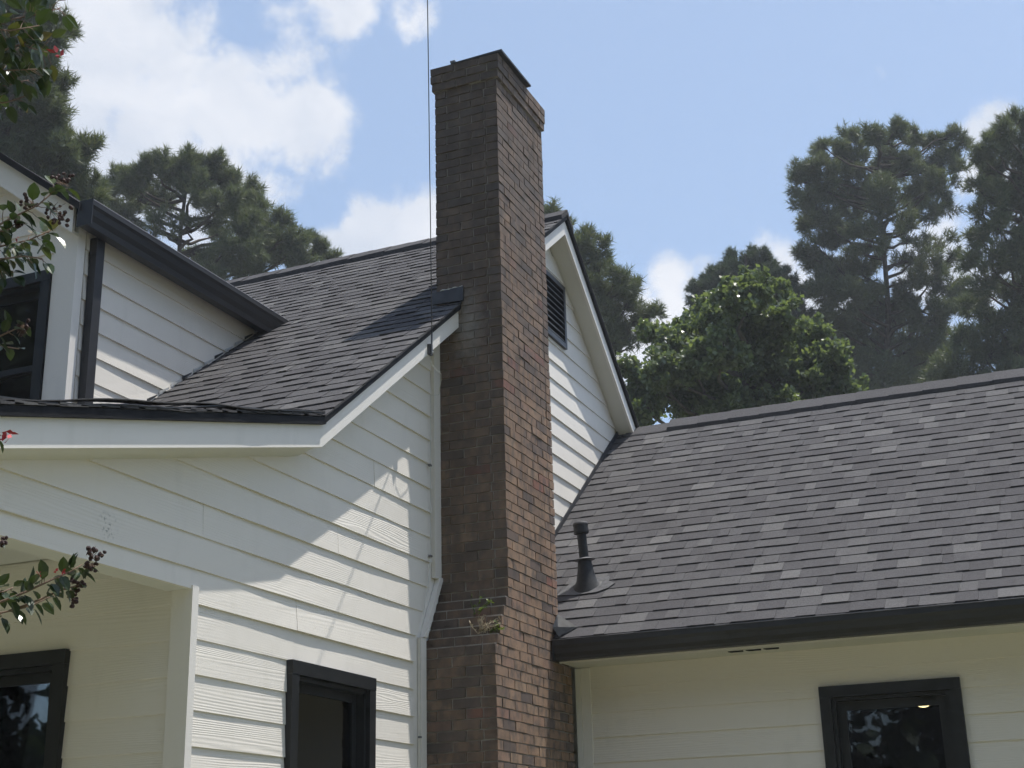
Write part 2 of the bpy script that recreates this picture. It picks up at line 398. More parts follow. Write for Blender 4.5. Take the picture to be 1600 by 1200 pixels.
# ------------------------------------------------------------------ house geometry constants (metres)
XG = -4.235        # gable wall face
XR = -4.057        # outer face of the rake boards
XC = -3.716        # outer face of the chimney
YC = 8.70; YB = 9.61
XL = -14.0         # far end of the main house
RIDGE_Y = 11.0
SL_F = 0.744; SL_R = 0.83; SL_P = 0.266
BREAK_Y = 6.81
FRONT_Y = 5.88; REAR_Y = 15.6; PORCH_Y = 3.55
def roof_top(y):   # top line of the rake boards
    if y < BREAK_Y: return 4.130 + (y - BREAK_Y) * SL_P
    if y < RIDGE_Y: return 4.130 + (y - BREAK_Y) * SL_F
    return 4.130 + (RIDGE_Y - BREAK_Y) * SL_F - (y - RIDGE_Y) * SL_R
RIDGE_Z = roof_top(RIDGE_Y)
DEPTH_RAKE = 0.165
def under(y): return roof_top(y) - DEPTH_RAKE
def y_front_at(z):  # where the soffit line is met going towards the front
    zb = under(BREAK_Y)
    return BREAK_Y + (z - zb) / (SL_P if z < zb else SL_F)
def y_rear_at(z): return RIDGE_Y - (z - under(RIDGE_Y)) / SL_R

house = thing('house', 'white lap-sided gable house with grey shingle roof, dormer and porch behind the chimney', 'house', (-8.0, 10.0, 0.0))
wing = thing('house_wing', 'low white wing with grey shingle roof and dark gutter beside the chimney', 'house wing', (-1.0, 12.0, 0.0))

def plank_y(mb, x, ya0, yb0, ya1, yb1, z0, z1, thick=0.017, out=1):
    """lap board on a wall facing +X: foot stands proud and bows a little along its length, head tucks under the next board"""
    n = max(1, int((yb0 - ya0) / 0.22)); ph = (z0 * 37.7) % 6.28; base = len(mb.v); amp = 0.0 if n < 3 else 0.0042
    for i in range(n + 1):
        u = i / n; y0 = ya0 + (yb0 - ya0) * u; y1 = ya1 + (yb1 - ya1) * u
        t0 = thick + amp * (math.sin(y0 * 2.3 + ph) * 0.6 + math.sin(y0 * 5.1 + ph * 2.7) * 0.4); dz = 0.0012 * math.sin(y0 * 1.7 + ph * 1.3)
        mb.v += [(x - 0.006, y0, z0 + dz), (x + t0 * out, y0, z0 + dz), (x + 0.004 * out, y1, z1), (x - 0.006, y1, z1)]
    for i in range(n):
        a = base + 4 * i
        for k in range(4):
            b = (k + 1) % 4; mb.f.append((a + k, a + b, a + 4 + b, a + 4 + k)); mb.t.append(0.5)
    mb.f.append((base + 3, base + 2, base + 1, base)); e = base + 4 * n; mb.f.append((e, e + 1, e + 2, e + 3)); mb.t += [0.5, 0.5]
def plank_x(mb, y, x0, x1, z0, z1, thick=0.015):
    t0, t1 = thick, 0.004
    mb.hexa([(x0, y + 0.006, z0), (x0, y - t0, z0), (x1, y - t0, z0), (x1, y + 0.006, z0),
             (x0, y + 0.006, z1), (x0, y - t1, z1), (x1, y - t1, z1), (x1, y + 0.006, z1)])

# ------------------------------------------------------------------ gable wall of the main house
GW = dict(y0=6.80, y1=7.705, z0=1.10, z1=2.735)      # rough opening of the gable window
def gable_wall():
    mb = MB(); x0, x1 = XG - 0.12, XG - 0.008
    def band(y0a, y1a, y0b, y1b, z0, z1):
        mb.hexa([(x0, y0a, z0), (x1, y0a, z0), (x1, y1a, z0), (x0, y1a, z0), (x0, y0b, z1), (x1, y0b, z1), (x1, y1b, z1), (x0, y1b, z1)])
    band(FRONT_Y, REAR_Y, FRONT_Y, REAR_Y, 0.0, GW['z0'])
    band(FRONT_Y, GW['y0'], FRONT_Y, GW['y0'], GW['z0'], GW['z1'])
    band(GW['y1'], REAR_Y, GW['y1'], REAR_Y, GW['z0'], GW['z1'])
    band(FRONT_Y, REAR_Y, FRONT_Y, y_rear_at(3.0), GW['z1'], 3.0)
    zb = under(BREAK_Y)
    band(PORCH_Y + 0.15, y_rear_at(3.0), PORCH_Y + 0.15, y_rear_at(3.1), 3.0, under(PORCH_Y + 0.15) + 0.02)
    z = under(PORCH_Y + 0.15) + 0.02
    band(PORCH_Y + 0.15, y_rear_at(z), BREAK_Y, y_rear_at(zb), z, zb)
    band(BREAK_Y, y_rear_at(zb), RIDGE_Y, RIDGE_Y, zb, under(RIDGE_Y))
    wall = obj('gable_wall', mb, M['trim'], house)
    # siding boards, one object each
    rnd = random.Random(3)
    step = 0.1741; base = 4.496 - 24 * step
    trim_y = 8.565
    for k in range(0, 46):
        z0 = base + k * step; z1 = z0 + step + 0.012
        if z1 < 0.35: continue
        if z0 > under(RIDGE_Y) - 0.1: break
        spans = []
        # front part of the wall: corner board to the chimney trim
        lo0, lo1 = (5.905, 5.905) if z0 < 2.99 else (max(PORCH_Y + 0.16, y_front_at(z0)), max(PORCH_Y + 0.16, y_front_at(z1)))
        if 2.9 < z0 < 2.99: pass
        hi = trim_y if z0 > 3.50 else (trim_y - 0.26 if z0 < 3.05 else trim_y - 0.26 * (3.50 - z0) / 0.45)
        hi0, hi1 = hi, (trim_y if z1 > 3.50 else (trim_y - 0.26 if z1 < 3.05 else trim_y - 0.26 * (3.50 - z1) / 0.45))
        if lo0 < hi0 - 0.05:
            l1 = min(lo1, hi1)
            if z0 < GW['z1'] + 0.02 and z1 > GW['z0']:
                zt = min(z1, GW['z1'] + 0.03) if z0 > GW['z1'] - 0.02 else z1
                spans.append((lo0, GW['y0'] - 0.03, l1, GW['y0'] - 0.03, z1)); spans.append((GW['y1'] + 0.03, hi0, GW['y1'] + 0.03, hi1, z1))
            elif l1 < hi1:
                # staggered butt joints
                js = [j for j in (4.6 + (k * 1.37) % 3.66, 4.6 - 3.66 + (k * 1.37) % 3.66, 4.6 + 3.66 + (k * 1.37) % 3.66) if lo0 + 0.5 < j < hi0 - 0.5 and l1 + 0.4 < j]
                js = sorted(js); a0, a1 = lo0, l1
                for j in js:
                    spans.append((a0, j - 0.0015, a1, j - 0.0015, z1)); a0 = a1 = j + 0.0015
                spans.append((a0, hi0, a1, hi1, z1))
        if z0 < 2.998 < z1 - 0.03:      # strip of this board that runs on over the porch header
            mb = MB(); plank_y(mb, XG, PORCH_Y + 0.16, 5.9045, PORCH_Y + 0.16, 5.9045, 2.998, z1, 0.0125); obj('siding_board', mb, M['siding_y'], wall)
        # behind the chimney
        if z0 > 3.2:
            r0, r1 = y_rear_at(z0), y_rear_at(z1); s0 = YB - 0.03
            f0 = y_front_at(z0)
            if f0 > YB: s0 = f0
            s1 = max(s0, y_front_at(z1)) if y_front_at(z1) > YB else s0
            if r0 > s0 + 0.05 and r1 > s1: spans.append((s0, r0, s1, r1, z1))
        for (a0, b0, a1, b1, zt) in spans:
            mb = MB(); plank_y(mb, XG + rnd.uniform(-0.001, 0.001), a0, b0, a1, b1, z0 + rnd.uniform(-0.0015, 0.0015), zt, 0.0165 + rnd.uniform(-0.002, 0.003))
            obj('siding_board', mb, M['siding_y'], wall)
gable_wall()

def wall_trims():
    # trim board against the chimney, following its shoulder
    mb = MB(); x0, x1 = XG - 0.004, XG + 0.024
    def quad(ya0, yb0, z0, ya1, yb1, z1):
        mb.hexa([(x0, ya0, z0), (x1, ya0, z0), (x1, yb0, z0), (x0, yb0, z0), (x0, ya1, z1), (x1, ya1, z1), (x1, yb1, z1), (x0, yb1, z1)])
    quad(8.385, 8.46, 0.3, 8.385, 8.46, 3.10)
    obj('trim_board', mb, M['trim'], house)
    mb = MB(); quad(8.60, YC + 0.0, 3.535, 8.60, YC + 0.0, under(8.62) + 0.03); obj('trim_board', mb, M['trim'], house)
    mb = MB(); x1 = XG + 0.034; quad(8.415, 8.462, 3.105, 8.665, 8.712, 3.545); obj('trim_board', mb, M['trim'], house)
    # corner board of the front corner
    mb = MB(); mb.box(-4.338, XG + 0.022, 5.852, 5.906, 0.3, 3.015); obj('corner_board', mb, M['trim'], house)
    # header over the side of the porch
    mb = MB(); mb.box(XG - 0.135, XG - 0.004, PORCH_Y + 0.12, 5.85, 2.998, 3.235); obj('porch_header', mb, M['soffit'], house)
    mb = MB(); mb.box(XG - 0.13, XG + 0.002, PORCH_Y + 0.12, PORCH_Y + 0.26, 0.15, 2.996); obj('porch_post', mb, M['trim'], house)
    mb = MB(); mb.box(XL, XG - 0.14, PORCH_Y + 0.1, FRONT_Y - 0.02, 3.25, 3.28); obj('porch_ceiling', mb, M['soffit'], house)
    mb = MB(); mb.box(XL, XG - 0.05, PORCH_Y, FRONT_Y - 0.02, 0.0, 0.14); obj('porch_floor', mb, M['soffit'], house)
wall_trims()

# ------------------------------------------------------------------ windows
def window(parent, side, u0, u1, z0, z1, face, label=None, casing=0.075, sash=0.05, blind=False, depth=2.2, side_room=(0.9, 0.9)):
    """side 'x': wall faces +X, u runs along Y; side 'y': wall faces -Y, u runs along X. u0..u1, z0..z1: outer edge of the casing"""
    root = None
    def B(mb, a0, a1, c0, c1, d0, d1):     # d: distance out of the wall face (positive = towards the viewer)
        if side == 'x': mb.box(face + d0, face + d1, a0, a1, c0, c1)
        else: mb.box(a0, a1, face - d1, face - d0, c0, c1)
    mb = MB(); B(mb, u0, u1, z1 - casing, z1, -0.03, 0.036); root = obj('window', mb, M['black'], parent)   # head casing carries the rest
    mb = MB(); B(mb, u0, u0 + casing, z0 + casing, z1 - casing - 0.001, -0.03, 0.034); obj('side_casing', mb, M['black'], root)
    mb = MB(); B(mb, u1 - casing, u1, z0 + casing, z1 - casing - 0.001, -0.03, 0.034); obj('side_casing', mb, M['black'], root)
    mb = MB(); B(mb, u0 - 0.02, u1 + 0.02, z0, z0 + casing - 0.001, -0.03, 0.055); obj('window_sill', mb, M['black'], root)
    a0, a1, c0, c1 = u0 + casing + 0.001, u1 - casing - 0.001, z0 + casing, z1 - casing - 0.002
    s2 = 0.024
    mb = MB()                               # stepped jamb
    B(mb, a0, a0 + s2, c0, c1, -0.10, 0.008); B(mb, a1 - s2, a1, c0, c1, -0.10, 0.008); B(mb, a0 + s2, a1 - s2, c1 - s2, c1, -0.10, 0.007)
    obj('window_jamb', mb, M['black'], root)
    a0 += s2; a1 -= s2; c1 -= s2
    zm = (c0 + c1) / 2
    for name, za, zb, d in (('upper_sash', zm - 0.02, c1 - 0.001, -0.045), ('lower_sash', c0, zm + 0.02, -0.075)):
        mb = MB()
        B(mb, a0, a0 + sash, za, zb, d - 0.025, d); B(mb, a1 - sash, a1, za, zb, d - 0.025, d)
        B(mb, a0 + sash, a1 - sash, zb - sash, zb, d - 0.025, d - 0.001); B(mb, a0 + sash, a1 - sash, za, za + sash * 0.8, d - 0.025, d - 0.001)
        obj(name, mb, M['black'], root)
        mb = MB(); B(mb, a0 + sash, a1 - sash, za + sash * 0.8, zb - sash, d - 0.016, d - 0.011); obj('pane', mb, M['glass'], root)
    # the room behind
    mb = MB()
    lo, hi = (u0 - side_room[0], u1 + side_room[1]); b0, b1 = -0.125, -depth; f, c = 0.45, 2.95 if z1 < 4 else z1 + 0.06
    def P(u, z, d): return (face + d, u, z) if side == 'x' else (u, face - d, z)
    mb.face([P(lo, f, b1), P(hi, f, b1), P(hi, c, b1), P(lo, c, b1)])
    for u in (lo, hi): mb.face([P(u, f, b0), P(u, f, b1), P(u, c, b1), P(u, c, b0)])
    for z in (f, c): mb.face([P(lo, z, b0), P(hi, z, b0), P(hi, z, b1), P(lo, z, b1)])
    obj('room_shell', mb, M['dark'], root)
    if blind:
        for i in range(34):
            mb = MB(); z = c1 - 0.05 - i * 0.03
            if z < c0: break
            if side == 'x': mb.hexa([(face - 0.15, a0 + .02, z), (face - 0.128, a0 + .02, z - 0.022), (face - 0.128, a1 - .02, z - 0.022), (face - 0.15, a1 - .02, z),
                                     (face - 0.149, a0 + .02, z + .001), (face - 0.127, a0 + .02, z - 0.021), (face - 0.127, a1 - .02, z - 0.021), (face - 0.149, a1 - .02, z + .001)])
            obj('blind_slat', mb, M['blind'], root)
    return root
window(house, 'x', 6.77, 7.73, 1.05, 2.757, XG + 0.012, blind=True, side_room=(0.6, 0.9))

# front wall under the porch, with the window beside the door
def front_wall():
    x0, x1, z0, z1 = -6.0, -4.99, 0.9, 2.735
    mb = MB(); ya, yb = FRONT_Y + 0.004, FRONT_Y + 0.12
    mb.box(XL, x0, ya, yb, 0, 3.4); mb.box(x1, XG - 0.125, ya, yb, 0, 3.4)
    mb.box(x0, x1, ya, yb, 0, z0); mb.box(x0, x1, ya, yb, z1, 3.4)
    wall = obj('front_wall', mb, M['trim'], house)
    for k in range(20):
        zb = 2.75 + 0.1788 * 2 - k * 0.1788
        if zb < 0.2: break
        for a, b in (((-9.0, -4.338),) if zb > z1 - 0.02 or zb + 0.17 < z0 else ((-9.0, x0 - 0.02), (x1 + 0.02, -4.338))):
            mb = MB(); plank_x(mb, FRONT_Y, a, b, zb, min(zb + 0.19, 3.249), 0.014); obj('siding_board', mb, M['siding_x'], wall)
    window(house, 'y', -6.05, -4.966, 0.85, 2.758, FRONT_Y - 0.012, side_room=(0.9, 0.5))
front_wall()

# ------------------------------------------------------------------ shingled roofs
def shingle_field(parent, origin, u, v, n, width, length, expo, seed, hide=None, limit=300, stair=0.17):
    """architectural shingles: courses of uneven tabs; the largest in the picture are objects of their own"""
    rnd = random.Random(seed)
    O, u, v, n = (np.array(q, float) for q in (origin, u, v, n))
    tabs = []; k = 0; vv = -0.02
    while vv < length:
        uu = -rnd.uniform(0.0, 0.2) - (k * stair) % 0.33; raised = rnd.random() < 0.5
        wav = rnd.uniform(-0.003, 0.003)
        while uu < width:
            w = rnd.choice((0.08, 0.11, 0.14, 0.16, 0.18, 0.21, 0.24)) * rnd.uniform(0.9, 1.1)
            a, b = max(uu, 0.0), min(uu + w, width)
            if b - a > 0.015:
                r = rnd.random()
                tabs.append((a, b, vv + wav + rnd.uniform(-0.0025, 0.0025), min(vv + expo + 0.05, length + 0.01), (0.0128 if raised else 0.0080) + rnd.uniform(-0.001, 0.0015), r))
            uu += w; raised = not raised if rnd.random() < 0.85 else raised
        vv += expo; k += 1
    def center(t): return O + u * (t[0] + t[1]) / 2 + v * (t[2] + 0.07)
    scored = []
    for i, t in enumerate(tabs):
        p = center(t); x, y, d = pixel(p)
        ok = -10 < x < 1610 and -10 < y < 1210 and d > 0 and not (hide and hide(p))
        scored.append(((t[1] - t[0]) / (d * d) if ok else 0.0, i))
    scored.sort(reverse=True)
    single = {i for s, i in scored[:limit] if s > 0}
    Mx = Matrix(((u[0], v[0], n[0]), (u[1], v[1], n[1]), (u[2], v[2], n[2]))).to_4x4()
    mbu = MB()   # unit tab: foot thick, head thin
    mbu.hexa([(0, 0, -0.5), (1, 0, -0.5), (1, 1, -0.5), (0, 1, -0.5), (0, 0, 1), (1, 0, 1), (1, 1, 0.06), (0, 1, 0.06)])
    unit = mbu.mesh('shingle'); unit.materials.append(M['shingle'])
    field = MB()
    for i, (a, b, v0, v1, h, r) in enumerate(tabs):
        g = 0.0004
        if i in single:
            o = link('shingle', unit, None, parent)
            P = O + u * (a + g) + v * v0
            o.matrix_local = Matrix.Translation(Vector(P)) @ Mx @ Matrix.Diagonal((b - a - 2 * g, v1 - v0, h, 1))
        else:
            c = []
            for zz0, zz1 in ((-0.5 * h, -0.5 * h), (h, 0.06 * h)):
                for uu, ve, z in ((a + g, v0, zz0), (b - g, v0, zz0), (b - g, v1, zz1), (a + g, v1, zz1)): c.append(O + u * uu + v * ve + n * z)
            field.hexa(c, r)
    obj('shingle_field', field, M['shingle_field'], parent, kind='stuff', tint=True)

def unitv(y, z):
    l = math.hypot(y, z); return (0, y / l, z / l)
DORMER_X = -5.94
def main_roof():
    # decks (solid slabs), one roof with the slopes as one body
    mb = MB(); T = 0.05
    x0, x1 = XL, XR + 0.012
    def slab(ya, za, yb, zb):
        mb.hexa([(x0, ya, za - T), (x1, ya, za - T), (x1, yb, zb - T), (x0, yb, zb - T), (x0, ya, za), (x1, ya, za), (x1, yb, zb), (x0, yb, zb)])
    slab(BREAK_Y, roof_top(BREAK_Y) + .02, RIDGE_Y, RIDGE_Z + .02)
    yr = 16.2; slab(RIDGE_Y, RIDGE_Z + .02, yr, roof_top(yr) + .02)
    slab(PORCH_Y, roof_top(PORCH_Y) + .02, BREAK_Y, roof_top(BREAK_Y) + .02)
    roof = obj('roof', mb, M['deck'], house)
    v = unitv(1, SL_F); L = (RIDGE_Y - BREAK_Y) * math.hypot(1, SL_F)
    W = 4.6 + 0.0
    def hide(p): return (p[0] < DORMER_X) or (p[1] > YC - 0.05 and p[0] > -4.25)
    shingle_field(roof, (XR + 0.027 - W, BREAK_Y, roof_top(BREAK_Y) + 0.022), (1, 0, 0), v, (0, -v[2], v[1]), W, L, 0.137, 11, hide, 300, 0.155)
    # porch slope and rear slope, plain shingle courses
    vp = unitv(1, SL_P); Lp = (BREAK_Y - PORCH_Y) * math.hypot(1, SL_P)
    shingle_field(roof, (XR + 0.035 - 7.0, PORCH_Y - 0.02, roof_top(PORCH_Y) + 0.020), (1, 0, 0), vp, (0, -vp[2], vp[1]), 7.0, Lp, 0.137, 12, None, 0)
    vr = unitv(-1, SL_R); yr2 = 14.0; Lr = (yr2 - RIDGE_Y) * math.hypot(1, SL_R)
    shingle_field(roof, (XR + 0.027, yr2, roof_top(yr2) + 0.022), (-1, 0, 0), vr, (0, vr[2], -vr[1]), 5.0, Lr, 0.137, 13, None, 0)
    # ridge caps, one by one
    for k in range(26):
        mb = MB(); xa = XR + 0.03 - k * 0.2; xb = xa - 0.199; lift = 0.006 * (k % 2)
        for sd, sl in ((-1, SL_F), (1, SL_R)):
            ee = 0.15; ya = RIDGE_Y; yb = RIDGE_Y + sd * ee; zt = RIDGE_Z + 0.028
            mb.hexa([(xa, ya, zt), (xa, yb, zt - sl * ee), (xb, yb, zt - sl * ee), (xb, ya, zt),
                     (xa, ya, zt + .050), (xa, yb, zt - sl * ee + .046 + lift), (xb, yb, zt - sl * ee + .042 + lift), (xb, ya, zt + .046)])
        mb.t = [0.05 + 0.3 * ((k * 0.61) % 1.0)] * len(mb.f)
        obj('ridge_cap', mb, M['shingle_field'], roof, tint=True)
    return roof
ROOF = main_roof()

def rakes():
    def board(name, ya, yb, top_off, depth, x0, x1, mat, parent=house, cut=None):
        mb = MB(); za, zb = roof_top(ya) + top_off, roof_top(yb) + top_off
        mb.hexa([(x0, ya, za - depth), (x1, ya, za - depth), (x1, yb, zb - depth), (x0, yb, zb - depth), (x0, ya, za), (x1, ya, za), (x1, yb, zb), (x0, yb, zb)])
        return obj(name, mb, mat, parent)
    e = 1e-4
    for (ya, yb, off) in ((BREAK_Y + e, YC - 0.004, 0.027), (YB + 0.004, RIDGE_Y - e, 0.027), (RIDGE_Y + e, 16.2, 0.027), (PORCH_Y, BREAK_Y - e, 0.034)):
        board('rake_board', ya, yb, -0.012, DEPTH_RAKE - 0.012, XR - 0.024, XR, M['trim'])
        board('drip_edge', ya, yb, 0.016, 0.040 if off < 0.03 else 0.046, XR + 0.001, XR + off - 0.007, M['drip'])
        # soffit between wall and rake board
        d = 0.0 if ya >= BREAK_Y else 0.05
        mb = MB(); za, zb = under(ya) + 0.012, under(yb) + 0.012
        mb.hexa([(XG - 0.01, ya, za - d), (XR - 0.025, ya, za), (XR - 0.025, yb, zb), (XG - 0.01, yb, zb - d),
                 (XG - 0.01, ya, za + 0.012), (XR - 0.025, ya, za + 0.012), (XR - 0.025, yb, zb + 0.012), (XG - 0.01, yb, zb + 0.012)])
        obj('rake_soffit', mb, M['soffit'], house)
    # frayed underlay and shingle ends along the porch edge
    rnd = random.Random(5)
    for lay in range(3):
        mb = MB(); prev = None; y = PORCH_Y
        while y < BREAK_Y + 0.01:
            w = 0.009 * math.sin(y * 3.1 + lay * 2.0) + 0.006 * math.sin(y * 7.7 + lay) + rnd.uniform(-0.0015, 0.0015)
            z = roof_top(min(y, BREAK_Y)) + 0.032 + lay * 0.012 + w; x = XR + 0.030 + lay * 0.004 + 0.006 * math.sin(y * 5 + lay)
            if prev:
                py, pz, px = prev
                mb.hexa([(XR - 0.05, py, pz - 0.004), (px, py, pz - 0.006), (x, y, z - 0.006), (XR - 0.05, y, z - 0.004),
                         (XR - 0.05, py, pz), (px, py, pz - 0.001), (x, y, z - 0.001), (XR - 0.05, y, z)])
            prev = (y, z, x); y += 0.06
        obj('edge_shingle_strip', mb, M['shingle_field'] if lay != 1 else M['flash'], house, tint=True)
    # the far end and the rear of the house
    mb = MB(); mb.box(XL, XG - 0.13, REAR_Y - 0.12, REAR_Y, 0, 3.4); obj('rear_wall', mb, M['siding_x'], house)
    mb = MB(); mb.prism([(XL + 0.1, FRONT_Y, 0), (XL + 0.1, REAR_Y, 0), (XL + 0.1, y_rear_at(3.3), 3.3), (XL + 0.1, RIDGE_Y, under(RIDGE_Y)), (XL + 0.1, BREAK_Y, under(BREAK_Y)), (XL + 0.1, FRONT_Y, under(FRONT_Y))], (0.1, 0, 0))
    obj('end_wall', mb, M['siding_y'], house)
    # louvred attic vent
    mb = MB(); y0, y1, z0, z1 = 10.50, 11.315, 6.095, 6.705; x = XG + 0.012; f = 0.045
    mb.box(x, x + .03, y0, y0 + f, z0, z1); mb.box(x, x + .03, y1 - f, y1, z0, z1); mb.box(x, x + .03, y0 + f, y1 - f, z1 - f, z1); mb.box(x, x + .03, y0 + f, y1 - f, z0, z0 + f)
    vent = obj('attic_vent', mb, M['bronze'], house)
    mb = MB(); mb.box(x - 0.012, x + 0.008, y0 + f, y1 - f, z0 + f, z1 - f); obj('vent_screen', mb, M['slot'], vent)
    for i in range(9):
        z = z0 + f + 0.008 + i * 0.057; mb = MB()
        mb.hexa([(x + .009, y0 + f + .001, z + .03), (x + .027, y0 + f + .001, z), (x + .027, y1 - f - .001, z), (x + .009, y1 - f - .001, z + .03),
                 (x + .009, y0 + f + .001, z + .036), (x + .027, y0 + f + .001, z + .006), (x + .027, y1 - f - .001, z + .006), (x + .009, y1 - f - .001, z + .036)])
        obj('louver', mb, M['flash'], vent)
rakes()

# ------------------------------------------------------------------ dormer
def dormer():
    xm = -6.66; hw = DORMER_X - xm                                # right cheek at DORMER_X, left cheek mirrored
    xr_, xl_ = DORMER_X, 2 * xm - DORMER_X
    yd = 6.80; zeave = 5.80; zpk = 6.33
    def roofz(y): return roof_top(y) + 0.03
    yback = BREAK_Y + (zeave - roof_top(BREAK_Y)) / SL_F + 0.2
    mb = MB()
    mb.hexa([(xr_ - 0.1, yd + .01, 4.05), (xr_ - 0.006, yd + .01, 4.05), (xr_ - 0.006, yback, 5.70), (xr_ - 0.1, yback, 5.70), (xr_ - 0.1, yd + .01, zeave), (xr_ - 0.006, yd + .01, zeave), (xr_ - 0.006, yback, zeave + .01), (xr_ - 0.1, yback, zeave + .01)])
    mb.hexa([(xl_, yd + .01, 4.05), (xl_ + 0.1, yd + .01, 4.05), (xl_ + .1, yback, 5.70), (xl_, yback, 5.70), (xl_, yd + .01, zeave), (xl_ + .1, yd + .01, zeave), (xl_ + .1, yback, zeave + .01), (xl_, yback, zeave + .01)])
    wz1, wx0, wx1 = 5.44, -7.17, -6.15
    mb.box(xl_ + .1, wx0, yd + 0.01, yd + 0.1, 4.05, zeave); mb.box(wx1, xr_ - .1, yd + 0.01, yd + 0.1, 4.05, zeave)
    mb.box(wx0, wx1, yd + 0.01, yd + 0.1, wz1, zeave)
    mb.prism([(xl_, yd + 0.01, zeave), (xr_, yd + 0.01, zeave), (xm, yd + 0.01, zpk)], (0, 0.09, 0))
    d = obj('dormer', mb, M['trim'], house)
    # cheek boards cut to the slope of the roof
    for k in range(8):
        z0 = 5.61 + 0.178 - k * 0.1775; z1 = min(z0 + 0.19, zeave)
        ya = 6.86
        yb0 = BREAK_Y + (z0 - roof_top(BREAK_Y) - 0.03) / SL_F; yb1 = BREAK_Y + (z1 - roof_top(BREAK_Y) - 0.03) / SL_F
        if yb0 < ya + 0.03 or z0 > zeave - 0.02: continue
        mb = MB(); plank_y(mb, DORMER_X, ya, yb0, ya, yb1, z0, z1, 0.017); obj('siding_board', mb, M['siding_y'], d)
    # front boards above the window
    for z0, z1 in ((5.455, 5.60), (5.60, 5.78), (5.78, 5.96), (5.96, 6.14), (6.14, 6.30)):
        h = lambda z: max(0.02, (zpk - z) / 0.74 * 1.0) if z > zeave else hw - 0.18
        a, b = min(h(z0), hw - .18), min(h(z1), hw - .18)
        mb = MB(); t0 = 0.014; y = yd
        mb.hexa([(xm - a, y + .006, z0), (xm - a, y - t0, z0), (xm + a, y - t0, z0), (xm + a, y + .006, z0), (xm - b, y + .006, z1), (xm - b, y - .004, z1), (xm + b, y - .004, z1), (xm + b, y + .006, z1)])
        obj('siding_board', mb, M['siding_x'], d)
    for sx in (1, -1):
        X = lambda a: xm + sx * a
        mb = MB(); a0, a1 = hw - 0.175, hw + 0.014
        mb.box(min(X(a0), X(a1)), max(X(a0), X(a1)), yd - 0.03, 6.845, 4.05, zeave + 0.02); obj('corner_board', mb, M['trim'], d)
        # rake fascia: white board under the dark roof edge
        pk, ev, s = 6.405, 5.83, 0.742
        mb = MB(); y0, y1 = yd - 0.10, yd - 0.075; dep = 0.19
        hh = hw + 0.02
        q = [(X(0), pk - dep), (X(hh), pk - s * hh - dep), (X(hh), pk - s * hh), (X(0), pk)]
        lo = [(x, y0, z) for x, z in q]; mb.prism(lo if sx < 0 else lo, (0, y1 - y0, 0)); obj('rake_board', mb, M['trim'], d)
        # soffit return closing the gap to the wall
        mb = MB(); mb.hexa([(X(0), y1, pk - dep), (X(hh), y1, pk - s * hh - dep), (X(hh), yd, pk - s * hh - dep), (X(0), yd, pk - dep),
                            (X(0), y1, pk - dep + .02), (X(hh), y1, pk - s * hh - dep + .02), (X(hh), yd, pk - s * hh - dep + .02), (X(0), yd, pk - dep + .02)]); obj('rake_soffit', mb, M['soffit'], d)
        # roof slab
        mb = MB(); hh = hw + 0.10; yb = 10.0
        q = [(X(0), pk), (X(hh), pk - s * hh), (X(hh), pk - s * hh + 0.055), (X(0), pk + 0.055)]
        mb.prism([(x, yd - 0.145, z) for x, z in q], (0, yb - yd + 0.145, 0)); r = obj('dormer_roof', mb, M['deck'], d)
        # closed eave board
        mb = MB(); a0, a1 = hw - 0.02, hw + 0.0845; mb.box(min(X(a0), X(a1)), max(X(a0), X(a1)), yd - 0.04, yback, zeave - 0.03, zeave + 0.03); obj('eave_board', mb, M['soffit'], d)
        # gutter
        xo, xi = hw + 0.195, hw + 0.085
        prof = [(xo, 5.858), (xo, 5.825), (xo - .012, 5.805), (xo - .020, 5.765), (xo - .036, 5.73), (xo - .042, 5.690), (xi, 5.690), (xi, 5.858)]
        mb = MB(); yend = BREAK_Y + (5.80 - roof_top(BREAK_Y)) / SL_F
        mb.prism([(X(a), yd - 0.12, z) for a, z in prof], (0, yend + 0.08 - yd + 0.12, 0)); g = obj('gutter', mb, M['bronze'], house)
        mb = MB(); mb.tube([(X(xo - .004), yd - 0.12, 5.860), (X(xo - .004), yend + .06, 5.860)], 0.006, 6); obj('gutter_lip', mb, M['grey_metal'] if sx > 0 else M['bronze'], g)
        mb = MB(); mb.box(min(X(xi - .01), X(xo + .002)), max(X(xi - .01), X(xo + .002)), yd - 0.128, yd - 0.1205, 5.685, 5.866); obj('gutter_end_cap', mb, M['bronze'], g)
        # downspout at the front corner
        mb = MB(); b0, b1 = hw + 0.018, hw + 0.078
        mb.box(min(X(b0), X(b1)), max(X(b0), X(b1)), 6.885, 6.965, 4.19, 5.70); obj('downspout', mb, M['bronze'], house)
        # step flashing along the cheek, piece by piece
        if sx > 0:
            for k in range(17):
                y = 6.95 + k * 0.128; z = roof_top(y) + 0.044
                mb = MB(); x = DORMER_X + 0.016
                mb.hexa([(x, y, z), (x + .004, y, z), (x + .004, y + .105, z + .105 * SL_F), (x, y + .105, z + .105 * SL_F), (x, y, z + .026), (x + .004, y, z + .026), (x + .004, y + .105, z + .105 * SL_F + .010), (x, y + .105, z + .105 * SL_F + .010)])
                obj('step_flashing', mb, M['pale_flash'] if k % 3 != 2 else M['flash'], d)
    window(house, 'y', -7.20, -6.122, 4.20, 5.468, yd - 0.012, depth=1.2, side_room=(0.05, 0.03))
dormer()

